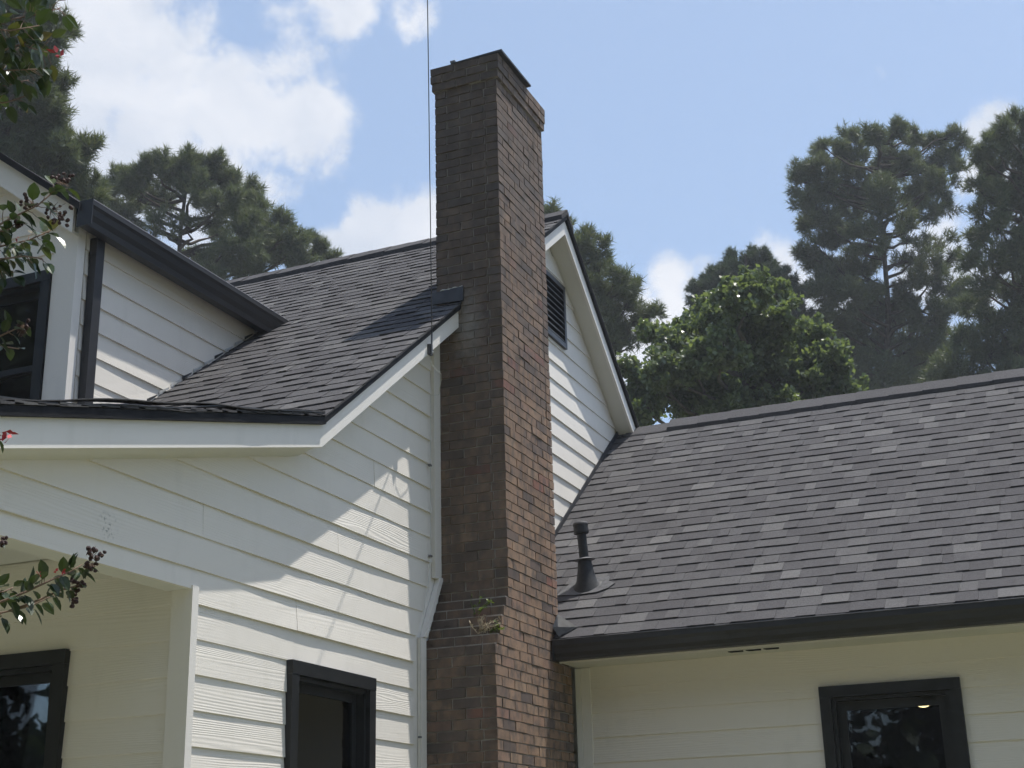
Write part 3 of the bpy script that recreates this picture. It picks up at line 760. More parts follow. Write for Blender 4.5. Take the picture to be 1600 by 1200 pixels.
# ------------------------------------------------------------------ side wing
WSL = 0.767
def wing_top(y): return 3.190 + (y - 9.5) * WSL
WR_Y = 12.80; WX1 = 2.2; WALL_Y = 9.93
def wing_build():
    mb = MB(); T = 0.05; ye = 9.53; zr = wing_top(WR_Y)
    def slab(ya, za, yb, zb):
        mb.hexa([(XG, ya, za - T), (WX1, ya, za - T), (WX1, yb, zb - T), (XG, yb, zb - T), (XG, ya, za), (WX1, ya, za), (WX1, yb, zb), (XG, yb, zb)])
    slab(ye, wing_top(ye), WR_Y, zr); slab(WR_Y, zr, 16.0, zr - WSL * (16.0 - WR_Y))
    roof = obj('roof', mb, M['deck'], wing)
    v = unitv(1, WSL); L = (WR_Y - ye + 0.02) * math.hypot(1, WSL)
    def hide(p): return (p[0] < XC and p[1] < YB) or (p[0] < -4.0)
    shingle_field(roof, (XG + 0.01, ye - 0.02, wing_top(ye - 0.02) + 0.006), (1, 0, 0), v, (0, -v[2], v[1]), WX1 - XG, L, 0.142, 21, hide, 300, 0.19)
    # drooping starter course into the gutter
    mb = MB(); n = 60
    for k in range(n):
        xa = -3.70 + k * (WX1 + 3.70) / n; xb = xa + (WX1 + 3.70) / n
        dz = 0.004 * math.sin(k * 1.7)
        mb.hexa([(xa, 9.462, 3.158 + dz), (xb, 9.462, 3.158 + dz), (xb, 9.535, 3.205), (xa, 9.535, 3.205), (xa, 9.462, 3.168 + dz), (xb, 9.462, 3.168 + dz), (xb, 9.535, 3.228), (xa, 9.535, 3.228)], (k * 0.37) % 0.8)
    obj('starter_shingle', mb, M['shingle_field'], roof, tint=True)
    # ridge vent: a thick run of caps
    k = 0; x = -3.70
    while x < WX1:
        mb = MB(); xb = min(x + 0.30, WX1)
        for s in (-1, 1):
            e = 0.155; z = zr + 0.008
            mb.hexa([(x, WR_Y, z), (xb, WR_Y, z), (xb, WR_Y + s * e, z - WSL * e), (x, WR_Y + s * e, z - WSL * e), (x, WR_Y, z + .052), (xb, WR_Y, z + .046), (xb, WR_Y + s * e, z - WSL * e + .040), (x, WR_Y + s * e, z - WSL * e + .046)])
        mb.t = [0.15 + 0.3 * ((x * 7.3) % 1.0)] * len(mb.f); obj('ridge_vent_cap', mb, M['shingle_field'], roof, tint=True); x = xb + 0.001
    mb = MB()
    for s in (-1, 1):
        e = 0.15; z = zr + 0.008
        mb.hexa([(XG + .1, WR_Y, z), (-3.71, WR_Y, z), (-3.71, WR_Y + s * e, z - WSL * e), (XG + .1, WR_Y + s * e, z - WSL * e), (XG + .1, WR_Y, z + .02), (-3.71, WR_Y, z + .02), (-3.71, WR_Y + s * e, z - WSL * e + .016), (XG + .1, WR_Y + s * e, z - WSL * e + .016)])
    obj('ridge_cap', mb, M['shingle'], roof)
    # wall flashing where the slope meets the gable wall
    mb = MB(); ya, yb = YB, WR_Y; x = XG + 0.016
    mb.hexa([(x, ya, wing_top(ya)), (x + .006, ya, wing_top(ya)), (x + .006, yb, wing_top(yb)), (x, yb, wing_top(yb)), (x, ya, wing_top(ya) + .07), (x + .006, ya, wing_top(ya) + .07), (x + .006, yb, wing_top(yb) + .07), (x, yb, wing_top(yb) + .07)])
    obj('wall_flashing', mb, M['flash'], roof)
    # walls
    wx0, wx1, wz0, wz1 = -1.91, -1.03, 1.05, 2.745
    x0 = XC - 0.004
    mb = MB(); ya, yb = WALL_Y + 0.004, WALL_Y + 0.12
    mb.box(x0, wx0, ya, yb, 0, 3.04); mb.box(wx1, WX1 - .1, ya, yb, 0, 3.04); mb.box(wx0, wx1, ya, yb, 0, wz0); mb.box(wx0, wx1, ya, yb, wz1, 3.04)
    wall = obj('front_wall', mb, M['trim'], wing)
    mb = MB(); mb.prism([(WX1 - .1, WALL_Y, 0), (WX1 - .1, 15.6, 0), (WX1 - .1, 15.6, 3.3), (WX1 - .1, WR_Y, zr - .08), (WX1 - .1, WALL_Y, 3.3)], (0.1, 0, 0)); obj('end_wall', mb, M['siding_y'], wing)
    for k in range(18):
        z0 = 2.705 + 0.1755 * 1 - k * 0.1755
        if z0 < 0.3: break
        z1 = min(z0 + 0.188, 3.038)
        if z0 < wz1 + 0.03 < z1:
            mb = MB(); plank_x(mb, WALL_Y, wx0 - .02, wx1 + .02, wz1 + 0.028, z1, 0.009); obj('siding_board', mb, M['siding_x'], wall)
        for a, b in (((-3.60, WX1 - .1),) if z0 > wz1 - .02 or z1 < wz0 else ((-3.60, wx0 - .02), (wx1 + .02, WX1 - .1))):
            mb = MB(); plank_x(mb, WALL_Y, a, b, z0, z1, 0.0145); obj('siding_board', mb, M['siding_x'], wall)
    mb = MB(); mb.box(-3.712, -3.672, WALL_Y - 0.028, WALL_Y + 0.002, 0.3, 3.03); obj('corner_board', mb, M['trim'], wing)
    mb = MB(); mb.box(-3.670, -3.600, WALL_Y - 0.020, WALL_Y + 0.002, 0.3, 3.03); obj('corner_board', mb, M['trim'], wing)
    window(wing, 'y', -1.936, -1.004, 1.0, 2.772, WALL_Y - 0.012, sash=0.06, depth=3.6)
    # eave: fascia, soffit, gutter
    mb = MB(); mb.box(-3.70, WX1, 9.565, 9.59, 3.030, 3.20); obj('fascia', mb, M['trim'], wing)
    mb = MB(); mb.box(-3.70, WX1, 9.592, WALL_Y - 0.001, 3.036, 3.05); sf = obj('soffit', mb, M['soffit'], wing)
    for i in range(3):
        xa = -2.50 + i * 0.125
        mb = MB(); zz = 3.034; mb.hexa([(xa, 9.700, zz - .004), (xa + .108, 9.700, zz - .004), (xa + .100, 9.742, zz - .004), (xa + .012, 9.742, zz - .004), (xa, 9.700, zz + .001), (xa + .108, 9.700, zz + .001), (xa + .100, 9.742, zz + .001), (xa + .012, 9.742, zz + .001)])
        obj('vent_slot', mb, M['slot'], sf)
    prof = [(9.450, 3.176), (9.450, 3.140), (9.462, 3.118), (9.470, 3.085), (9.490, 3.060), (9.496, 3.040), (9.563, 3.040), (9.563, 3.172), (9.556, 3.172), (9.556, 3.05), (9.50, 3.05), (9.478, 3.09), (9.456, 3.142), (9.456, 3.176)]
    mb = MB(); mb.prism([(-3.700, y, z) for y, z in prof], (WX1 + 3.70, 0, 0)); g = obj('gutter', mb, M['bronze'], wing)
    mb = MB(); mb.tube([(-3.70, 9.453, 3.178), (WX1, 9.453, 3.178)], 0.0055, 6); obj('gutter_lip', mb, M['bronze'], g)
    mb = MB(); mb.box(-3.706, -3.7005, 9.448, 9.566, 3.036, 3.18); obj('gutter_end_cap', mb, M['bronze'], g)
    # kick-out flashing folded against the chimney
    mb = MB(); a, b, c, d_ = (-3.706, 9.57, 3.385), (-3.700, 9.455, 3.275), (-3.665, 9.475, 3.205), (-3.565, 9.60, 3.283)
    mb.face([a, b, c]); mb.face([a, c, d_]); mb.face([a, d_, (-3.70, 9.66, 3.33)]); mb.face([b, c, d_]); mb.face([a, b, (-3.70, 9.66, 3.33)])
    obj('kickout_flashing', mb, M['pipe'], wing)
wing_build()

# the lamp in the wing's room
def lamp():
    t = NT('lamp_glow'); t.b.inputs['Emission Color'].default_value = (1.0, 0.72, 0.36, 1); t.b.inputs['Emission Strength'].default_value = 5.0
    t.set('Base Color', (0.9, 0.8, 0.6, 1))
    p = CAM + ray(1443, 1101) * ((12.1) / ray(1443, 1101)[1])
    e = thing('ceiling_lamp', 'small glowing ceiling lamp seen through the window of the low wing', 'lamp', (p[0], p[1], 2.949))
    mb = MB(); mb.lathe((p[0], p[1], 2.949), [(0.075, 0.0), (0.075, -0.012), (0.06, -0.016)], 18); obj('lamp_base', mb, M['grey_metal'], e)
    mb = MB(); z = p[2]
    mb.lathe((p[0], p[1], z + 0.012), [(0.062, 0.0), (0.055, -0.015), (0.036, -0.028), (0.012, -0.034)], 18); obj('lamp_shade', mb, t.m, e, smooth=True)
    mb = MB(); mb.tube([(p[0], p[1], 2.935), (p[0], p[1], z + .01)], 0.012, 8); obj('lamp_stem', mb, M['grey_metal'], e)
lamp()

# ------------------------------------------------------------------ chimney
def chimney():
    ch = thing('chimney', 'tall weathered brown brick chimney with stepped shoulder standing against the gable', 'chimney', (-3.97, 9.15, 0.0))
    H = 0.0675; top_courses = 112; G = 0.010; D = 0.09
    rnd = random.Random(17)
    x0, x1 = XG - 0.0, XC
    z_sh_top = 3.378; bricks = []     # (cx,cy,cz, lx,ly,lz, face, fy)
    core = MB()
    kt = int(round((7.552) / H))
    for k in range(kt):
        za = k * H; zb = za + H - G; zc = (za + zb) / 2
        # outline of this course
        if zc > z_sh_top: st = 0.0
        else: st = min(6, int((z_sh_top - zc) / H) + 1) * 0.0385
        ya, yb = YC - st, YB + st
        yb = min(yb, 9.90)
        xa, xb = x0, x1
        c = 0.0
        if k >= kt - 3: c = 0.026 if k > kt - 3 else 0.018
        xa -= c; xb += c; ya -= c; yb += c
        odd = k % 2
        ins = 0.009
        core.box(xa + ins, xb - ins, ya + ins, yb - ins, za - 0.0005, za + H - 0.0004 if k < kt - 1 else zb)
        def run(a, b, phase):
            out = []; p = a
            first = True
            while p < b - 0.012:
                L = 0.2032 if not (first and phase) else phase
                q = min(p + L, b)
                if b - q < 0.05: q = b
                out.append((p + (G / 2 if not first else 0), q - (G / 2 if q < b else 0))); p = q; first = False
            return out
        for face in (0, 1):           # +X, -X
            fx = xb if face == 0 else xa
            a, b = (ya, yb) if not odd else (ya + D + G, yb - D - G)
            for p, q in run(a, b, 0.0 if not odd else 0.0):
                cx = fx - D / 2 if face == 0 else fx + D / 2
                bricks.append((cx, (p + q) / 2, zc, D, q - p, H - G, 'X' if face == 0 else 'x'))
        for face in (0, 1):           # -Y, +Y
            fy = ya if face == 0 else yb
            a, b = (xa, xb) if odd else (xa + D + G, xb - D - G)
            for p, q in run(a, b, 0.0):
                cy = fy + D / 2 if face == 0 else fy - D / 2
                bricks.append(((p + q) / 2, cy, zc, q - p, D, H - G, 'Y' if face == 0 else 'y'))
    body = obj('brickwork', core, M['mortar'], ch)
    cand = []
    for i, b in enumerate(bricks):
        x, y, d = pixel(b[:3])
        seen = b[6] in 'XY' and 0 < x < 1600 and 0 < y < 1195
        if b[6] == 'Y' and b[2] > 5.7 - 0.0 and b[0] < -4.5: seen = False
        area = (b[4] * 0.63 if b[6] == 'X' else b[3] * 0.75) / (d * d)
        cand.append((area if seen else 0.0, i))
    cand.sort(reverse=True); single = {i for a, i in cand[:300] if a > 0}
    units = []
    for u in range(5):
        mb = MB(); r = random.Random(u); j = lambda: r.uniform(-0.5, 0.5)
        c = []
        for sz in (-0.5, 0.5):
            for sx, sy in ((-0.5, -0.5), (0.5, -0.5), (0.5, 0.5), (-0.5, 0.5)):
                c.append((sx + j() * 0.02, sy + j() * 0.02, sz + j() * 0.09))
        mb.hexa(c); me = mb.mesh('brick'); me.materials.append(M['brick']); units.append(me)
    field = MB()
    for i, (cx, cy, cz, lx, ly, lz, f) in enumerate(bricks):
        ox = rnd.gauss(0, 0.0016); dz = rnd.gauss(0, 0.0008)
        if f in 'Xx': cx += ox
        else: cy += ox
        if i in single:
            o = link('brick', units[rnd.randrange(5)], None, body)
            o.location = (cx, cy, cz + dz); o.scale = (lx, ly, lz); o.rotation_euler = (rnd.gauss(0, 0.006), rnd.gauss(0, 0.006), rnd.gauss(0, 0.004))
        else:
            t = rnd.random()
            c = []
            for sz in (-0.5, 0.5):
                for sx, sy in ((-0.5, -0.5), (0.5, -0.5), (0.5, 0.5), (-0.5, 0.5)):
                    c.append((cx + sx * lx + rnd.gauss(0, .0008), cy + sy * ly + rnd.gauss(0, .0008), cz + dz + sz * lz + rnd.gauss(0, .001)))
            field.hexa(c, t)
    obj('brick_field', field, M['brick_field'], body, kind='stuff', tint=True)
    # metal pan on top, its edge lifted
    zt = kt * H - 0.01
    mb = MB()
    mb.hexa([(-4.085, 8.672, zt + .002), (-3.655, 8.672, zt + .006), (-3.655, 9.26, zt + .012), (-4.085, 9.26, zt + .002), (-4.085, 8.672, zt + .012), (-3.655, 8.672, zt + .024), (-3.655, 9.26, zt + .028), (-4.085, 9.26, zt + .012)])
    pan = obj('cap_pan', mb, M['flash'], ch)
    mb = MB(); mb.box(-4.09, -4.05, 8.67, 9.26, zt + .0165, zt + .032); obj('pan_lip', mb, M['grey_metal'], pan)
    mb = MB(); mb.box(-4.15, -3.80, 8.83, 9.48, zt + .001, zt + .0018); obj('cap_mortar', mb, M['mortar'], ch)
    # apron flashing on the front face above the roof corner
    mb = MB()
    mb.hexa([(-4.262, 8.672, 5.575), (-4.012, 8.672, 5.565), (-4.012, 8.697, 5.565), (-4.262, 8.697, 5.575), (-4.262, 8.688, 5.672), (-4.012, 8.688, 5.684), (-4.012, 8.697, 5.684), (-4.262, 8.697, 5.672)])
    ap = obj('apron_flashing', mb, M['flash'], ch)
    mb = MB(); pts = [(-4.20 + 0.018 * i, 8.692 - 0.004 * math.sin(i * 2.1), 5.679 + 0.0006 * i + 0.003 * math.sin(i * 1.3)) for i in range(11)]
    mb.tube(pts, [0.003 + 0.0025 * abs(math.sin(i * 1.9)) for i in range(11)], 5); obj('caulk_bead', mb, M['wire'], ap)
    return ch
chimney()

# ------------------------------------------------------------------ plumbing vent on the wing roof
def vent_pipe():
    b = np.array([-3.665, 10.12, wing_top(10.12) + 0.02])
    e = thing('vent_pipe', 'black capped plumbing vent pipe with flared boot on the low shingle roof', 'vent pipe', tuple(b))
    ax = np.array([-0.055, -0.06, 1.0]); ax /= np.linalg.norm(ax)
    P = lambda h: b + ax * h
    v = np.array(unitv(1, WSL)); n = np.array((0, -v[2], v[1]))
    mb = MB(); prof = [(0.036, 0.10), (0.036, 0.40)]; mb.tube([P(h) for r, h in prof], [r for r, h in prof], 20); obj('pipe', mb, M['pipe'], e, smooth=False)
    mb = MB(); prof = [(0.040, 0.395), (0.056, 0.400), (0.060, 0.412), (0.058, 0.44), (0.056, 0.475), (0.052, 0.486), (0.030, 0.490)]
    mb.tube([P(h) for r, h in prof], [r for r, h in prof], 24); cap = obj('pipe_cap', mb, M['pipe'], e, smooth=False)
    mb = MB(); prof = [(0.0585, 0.462), (0.0595, 0.472), (0.056, 0.4875), (0.03, 0.4915)]; mb.tube([P(h) for r, h in prof], [r for r, h in prof], 24); obj('cap_rim', mb, M['boot'], cap, smooth=True)
    mb = MB(); prof = [(0.036, 0.212), (0.082, 0.196), (0.080, 0.192), (0.036, 0.200)]; mb.tube([P(h) for r, h in prof], [r for r, h in prof], 22); obj('storm_collar', mb, M['grey_metal'], e)
    # flared boot, its foot lying on the slope
    mb = MB(); rings = [(0.052, 0.188), (0.060, 0.13), (0.071, 0.07), (0.083, 0.022)]; K = 24; base = len(mb.v)
    for r, h in rings: 
        for j in range(K):
            t = 2 * math.pi * j / K; q = P(h) + r * (np.array([1.0, 0, 0]) * math.cos(t) + np.array([0, 1.0, 0]) * math.sin(t))
            q[2] += max(0, wing_top(q[1]) + 0.022 - q[2]); mb.v.append(tuple(q))
    for j in range(K):
        t = 2 * math.pi * j / K; q = b + (0.125 + 0.012 * math.sin(3 * t)) * (np.array([1.0, 0, 0]) * math.cos(t) + v * math.sin(t)); q[2] = wing_top(q[1]) + 0.022; mb.v.append(tuple(q))
    for k in range(len(rings)):
        for j in range(K):
            a = base + k * K + j; c = base + k * K + (j + 1) % K; mb.f.append((a, c, c + K, a + K)); mb.t.append(0.5)
    obj('boot', mb, M['pipe'], e, smooth=True)
    mb = MB(); rr = random.Random(2); loop = []
    for a_, c_ in ((-0.22, -0.13), (-0.05, -0.155), (0.11, -0.14), (0.19, -0.09), (0.23, -0.02), (0.17, 0.03), (0.15, 0.11), (-0.15, 0.12), (-0.17, -0.02)):
        loop.append(b + np.array([1.0, 0, 0]) * a_ + v * c_ + n * 0.0)
    loop = [np.array([q[0], q[1], wing_top(q[1]) + 0.019]) for q in loop]
    mb.prism(loop, n * 0.006); obj('base_flashing', mb, M['boot'], e)
vent_pipe()

# ------------------------------------------------------------------ overhead wire and its lead down the wall
def overhead_wire():
    f = np.array([-4.030, 8.195, 5.02])
    e = thing('overhead_wire', 'thin dark overhead wire tied to the white rake board beside the chimney', 'wire', tuple(f))
    # the cable leaves the eave almost level and passes overhead; it ends towards the added tree ring across the lot
    A = np.array([-4.024, 8.190, 5.145]); d = ray(668, 0); B = CAM + d * ((5.22 - CAM[2]) / d[2])
    h = (B - A); cable = [A + h * u + np.array([0, 0, -0.10 * math.sin(math.pi * min(1.0, u / 8.0)) * 0.4]) for u in (0, .15, .3, .5, .75, 1.0, 1.3, 1.8, 2.5, 3.5, 5.0, 6.5, 8.0)]
    for k_, q in enumerate(cable): q[2] += 0.35 * max(0.0, (k_ - 5)) * 0.5
    mb = MB(); mb.tube(cable, [0.0034, 0.0031, 0.0029, 0.0027, 0.0024, 0.0022] + [0.0022] * 7, 8); obj('cable', mb, M['rod'], e)
    mb = MB(); mb.tube([f + (0, 0, -.02), A + (0, 0, .004)], 0.0065, 10); obj('wire_hook', mb, M['grey_metal'], e)
    mb = MB(); mb.box(XR + 0.001, XR + 0.022, f[1] - 0.012, f[1] + 0.030, f[2] - 0.03, f[2] + 0.045); br = obj('bracket', mb, M['rod'], e)
    mb = MB(); mb.tube([(XR + .02, f[1] + .01, f[2] - .01), (XR + .035, f[1] + .012, f[2] - .012)], 0.006, 6); obj('bolt', mb, M['pale_flash'], br)
    X = XG + 0.030
    pts = [(XR + .02, f[1] + .01, f[2] - .05), (XR + .035, f[1] + .03, f[2] - .10), (XR + .05, f[1] + .12, f[2] - .105), (XR + .04, f[1] + .27, f[2] - .10), (XR - .02, f[1] + .37, f[2] - .03),
           (XR - .08, f[1] + .42, f[2] - .02 + .07), (X + .06, 8.68, 5.08), (X + .02, 8.60, 5.0), (X, 8.535, 4.93)]
    pts = [(XR + .008, f[1] + .01, f[2] - .05), (XR + .02, f[1] + .02, f[2] - .10), (XR + .03, f[1] + .09, f[2] - .125), (XR + .015, f[1] + .17, f[2] - .115), (XR - .02, f[1] + .24, f[2] - .14), (XR - .06, f[1] + .30, f[2] - .18),
           (XR - .09, f[1] + .35, f[2] - .20), (X, 8.535, 4.82)]
    for z in np.arange(4.6, 3.5, -0.3): pts.append((X + .001 * math.sin(z * 9), 8.53 - 0.01 * (4.9 - z) + .004 * math.sin(z * 7), z))
    pts += [(X, 8.475, 3.45), (X, 8.42, 3.30), (X, 8.362, 3.10), (X, 8.355, 2.6), (X, 8.352, 1.9), (X, 8.35, 0.6)]
    mb = MB(); mb.tube(pts, 0.0023, 6); obj('lead_wire', mb, M['wire'], e)
    for z in (4.3, 3.66, 2.45): 
        mb = MB(); mb.box(X - .012, X + .006, 8.505 if z > 3.5 else 8.345, 8.535 if z > 3.5 else 8.365, z, z + .012); obj('wire_clip', mb, M['grey_metal'], e)
overhead_wire()

# ------------------------------------------------------------------ weeds on the shoulder of the chimney
def weed(px, py, label, dry, n, size, name, seed):
    rnd = random.Random(seed); y = 8.50
    d = ray(px, py); p = CAM + d * ((y - CAM[1]) / d[1])
    e = thing(name, label, 'weed', tuple(p)); st = MB(); lf = MB()
    for i in range(n):
        a = rnd.uniform(0, 6.28); l = size * rnd.uniform(0.5, 1.0); s = np.array([math.cos(a) * 0.5 + 0.25, -abs(math.sin(a)) * 0.5, rnd.uniform(0.3, 1.0)]); s /= np.linalg.norm(s)
        p0 = p + np.array([rnd.uniform(-.03, .03), 0.05, 0]); p1 = p0 + s * l * .6; p2 = p0 + s * l + np.array([0.03, 0, -0.02 if dry else 0.01])
        st.tube([p0, p1, p2], [.0022, .0016, .0008], 4)
        for k in range(10):
            q = p0 + (p2 - p0) * rnd.uniform(0.25, 1.0); b = np.array([rnd.uniform(-1, 1), rnd.uniform(-1, .4), rnd.uniform(-.5, .8)]); b /= np.linalg.norm(b)
            w = np.cross(b, [rnd.uniform(-1, 1), rnd.uniform(-1, 1), 1]); w /= np.linalg.norm(w); L = rnd.uniform(.012, .026)
            lf.face([q, q + b * L * .5 + w * L * .28, q + b * L, q + b * L * .5 - w * L * .28], rnd.random())
    obj('stem', st, M['dry'] if dry else M['weed'], e, tint=True); obj('leaf_tuft', lf, M['dry'] if dry else M['weed'], e, kind='stuff', tint=True)
weed(738, 958, 'small green weed sprouting from the upper brick steps of the chimney', False, 6, 0.15, 'green_weed', 1)
weed(748, 988, 'dry tan weed clump on the lowest brick step of the chimney', True, 15, 0.17, 'dry_weed', 2)
weed(765, 988, 'low green weed tuft beside the dry clump on the brick step', False, 5, 0.07, 'green_weed', 4)

# ------------------------------------------------------------------ trees
def tri_mesh(name, V, T, tint, mat, parent):
    n = len(V); me = bpy.data.meshes.new(name)
    me.vertices.add(n); me.vertices.foreach_set('co', V.astype(np.float32).ravel())
    k = T.shape[1]; me.loops.add(T.size); me.loops.foreach_set('vertex_index', T.astype(np.int32).ravel())
    me.polygons.add(len(T)); me.polygons.foreach_set('loop_start', np.arange(0, T.size, k, dtype=np.int32)); me.polygons.foreach_set('loop_total', np.full(len(T), k, np.int32))
    me.update(calc_edges=True)
    a = me.attributes.new('tint', 'FLOAT', 'FACE'); a.data.foreach_set('value', tint.astype(np.float32))
    return link(name, me, mat, parent, 'stuff')
def unit_rand(n):
    v = RNG.normal(size=(n, 3)); return v / np.linalg.norm(v, axis=1, keepdims=True)
def needles(centers, outs, nb, length, width):
    """brushes of needles: nb blades per brush round a shoot that points outwards"""
    n = len(centers); C = np.repeat(centers, nb, 0); O = np.repeat(outs, nb, 0)
    along = RNG.uniform(0, 1, (n * nb, 1)); d = unit_rand(n * nb) * 0.85 + O * 0.8; d /= np.linalg.norm(d, axis=1, keepdims=True)
    root = C + O * (along - 0.5) * length * 1.0
    L = length * RNG.uniform(0.6, 1.1, (n * nb, 1)); s = np.cross(d, unit_rand(n * nb)); s /= np.linalg.norm(s, axis=1, keepdims=True) + 1e-9
    W = width * RNG.uniform(0.7, 1.3, (n * nb, 1))
    V = np.stack([root - s * W * .5, root + s * W * .5, root + d * L], 1).reshape(-1, 3)
    tint = np.repeat(RNG.uniform(0, 1, n), nb) * 0.6 + RNG.uniform(0, 0.4, n * nb)
    return V, np.arange(len(V)).reshape(-1, 3), tint
def leaves(centers, size):
    n = len(centers); d = unit_rand(n); d[:, 2] -= 0.25; d /= np.linalg.norm(d, axis=1, keepdims=True)
    s = np.cross(d, unit_rand(n)); s /= np.linalg.norm(s, axis=1, keepdims=True) + 1e-9
    L = size * RNG.uniform(0.6, 1.25, (n, 1)); nn = np.cross(d, s)
    V = np.stack([centers, centers + d * L * .45 + s * L * .42 + nn * L * .1, centers + d * L, centers + d * L * .45 - s * L * .42 + nn * L * .1], 1).reshape(-1, 3)
    return V, np.arange(len(V)).reshape(-1, 4), RNG.uniform(0, 1, n)
def tree(name, label, dist, trunk, blobs, kind, dens=1.0, depth=0.7, group=None, limb_r=0.07, trunk_r=0.30):
    """trunk: picture positions from high to low; blobs: (px, py, radius px[, density]) foliage masses spread in depth round the trunk"""
    tp = [at(x, y, dist) for x, y in trunk]
    low = tp[-1]; foot = np.array([low[0] + 0.0, low[1], 0.0])
    e = thing(name, label, 'tree', tuple(foot), group)
    pts = tp + [low * np.array([1, 1, 0.5]) + np.array([0, 0, 0.0]), foot]
    zmax = pts[0][2]
    rad = [max(0.05, trunk_r * (1 - 0.86 * p[2] / zmax)) if p[2] < zmax else 0.05 for p in pts]
    mb = MB(); mb.tube(pts, rad, 9); obj('trunk', mb, M['bark'] if kind != 'gum' else M['bark2'], e, smooth=True)
    W = (max(b[0] for b in blobs) - min(b[0] for b in blobs)) / FPX * dist
    fwd = ROT[2] * np.array([1, 1, 0]); fwd /= np.linalg.norm(fwd)
    cs, os_ = [], []; cl = []
    tx = np.array([p for p in tp])
    mid = np.mean([b[0] for b in blobs]) 
    for b in blobs:
        px, py, r = b[:3]; dd = b[3] if len(b) > 3 else 1.0
        off = RNG.uniform(-1, 1) * depth * 0.5 * W * max(0.15, 1 - abs(px - mid) / (W * FPX / dist) * 1.6)
        c = at(px, py, dist + off); R = r / FPX * dist * (1.08 if kind != 'gum' else 1.15)
        # limb from the trunk, leaving it lower than the mass it carries
        zj = c[2] - (0.25 + RNG.uniform(0, .3)) * max(1.0, np.linalg.norm((c - tx[0])[:2]))
        ks = sorted(pts, key=lambda q: abs(q[2] - zj))[:2]
        lo, hi = sorted(pts, key=lambda q: q[2])[0], sorted(pts, key=lambda q: q[2])[-1]
        zz = min(max(zj, 0.35 * hi[2]), hi[2] - 0.2)
        sp = sorted(pts, key=lambda q: q[2]); a = sp[-1] if zz >= sp[-1][2] else sp[0]
        for q0, q1 in zip(sp[:-1], sp[1:]):
            if q0[2] <= zz <= q1[2]: a = q0 + (q1 - q0) * ((zz - q0[2]) / max(1e-6, q1[2] - q0[2]))
        mid1 = a + (c - a) * 0.5 + np.array([RNG.uniform(-.3, .3), RNG.uniform(-.3, .3), -0.08 * np.linalg.norm(c - a)])
        lr = limb_r * (0.6 + 0.4 * R)
        mb = MB(); mb.tube([a, a + (mid1 - a) * .5 + unit_rand(1)[0] * .12, mid1, mid1 + (c - mid1) * .5 + unit_rand(1)[0] * .15, c], [lr * 1.2, lr, lr * .8, lr * .5, lr * .25], 5, False)
        # twigs inside the mass
        tips = c + unit_rand(7) * R * RNG.uniform(.5, .95, (7, 1))
        for q in tips: mb.tube([c + (mid1 - c) * .25, (c + q) * .5 + unit_rand(1)[0] * .08 * R, q], [lr * .35, lr * .2, lr * .1], 4, False)
        obj('limb', mb, M['bark'] if kind != 'gum' else M['bark2'], e, smooth=True)
        if kind == 'gum': n = int(2300 * dd * dens * (R / 0.6) ** 2)
        else: n = int(205 * dd * dens * (R / 0.6) ** 1.9) + 10
        # foliage sits in sub-clumps so that the mass has light tops and dark hollows
        k = 12 if kind != 'gum' else 30
        sub = c + unit_rand(k) * R * RNG.uniform(.3, 1.0, (k, 1)) * np.array([1, 1, .85])
        idx = RNG.integers(0, k, n)
        q = sub[idx] + unit_rand(n) * R * (0.36 if kind != 'gum' else .27) * RNG.uniform(0.1, 1, (n, 1)) ** .5
        o = (q - c) / R + np.array([0, 0, 0.55]) + unit_rand(n) * .5; o /= np.linalg.norm(o, axis=1, keepdims=True)
        cs.append(q); os_.append(o)
    C = np.concatenate(cs); O = np.concatenate(os_)
    if kind == 'gum': V, T, t = leaves(C, 0.115); tri_mesh('crown', V, T, t, M['gum'], e)
    elif kind == 'cedar': V, T, t = needles(C, O, 16, 0.24, 0.026); tri_mesh('crown', V, T, t, M['cedar'], e)
    else: V, T, t = needles(C, O, 15, 0.27, 0.026); tri_mesh('crown', V, T, t, M['needle'], e)
    return e

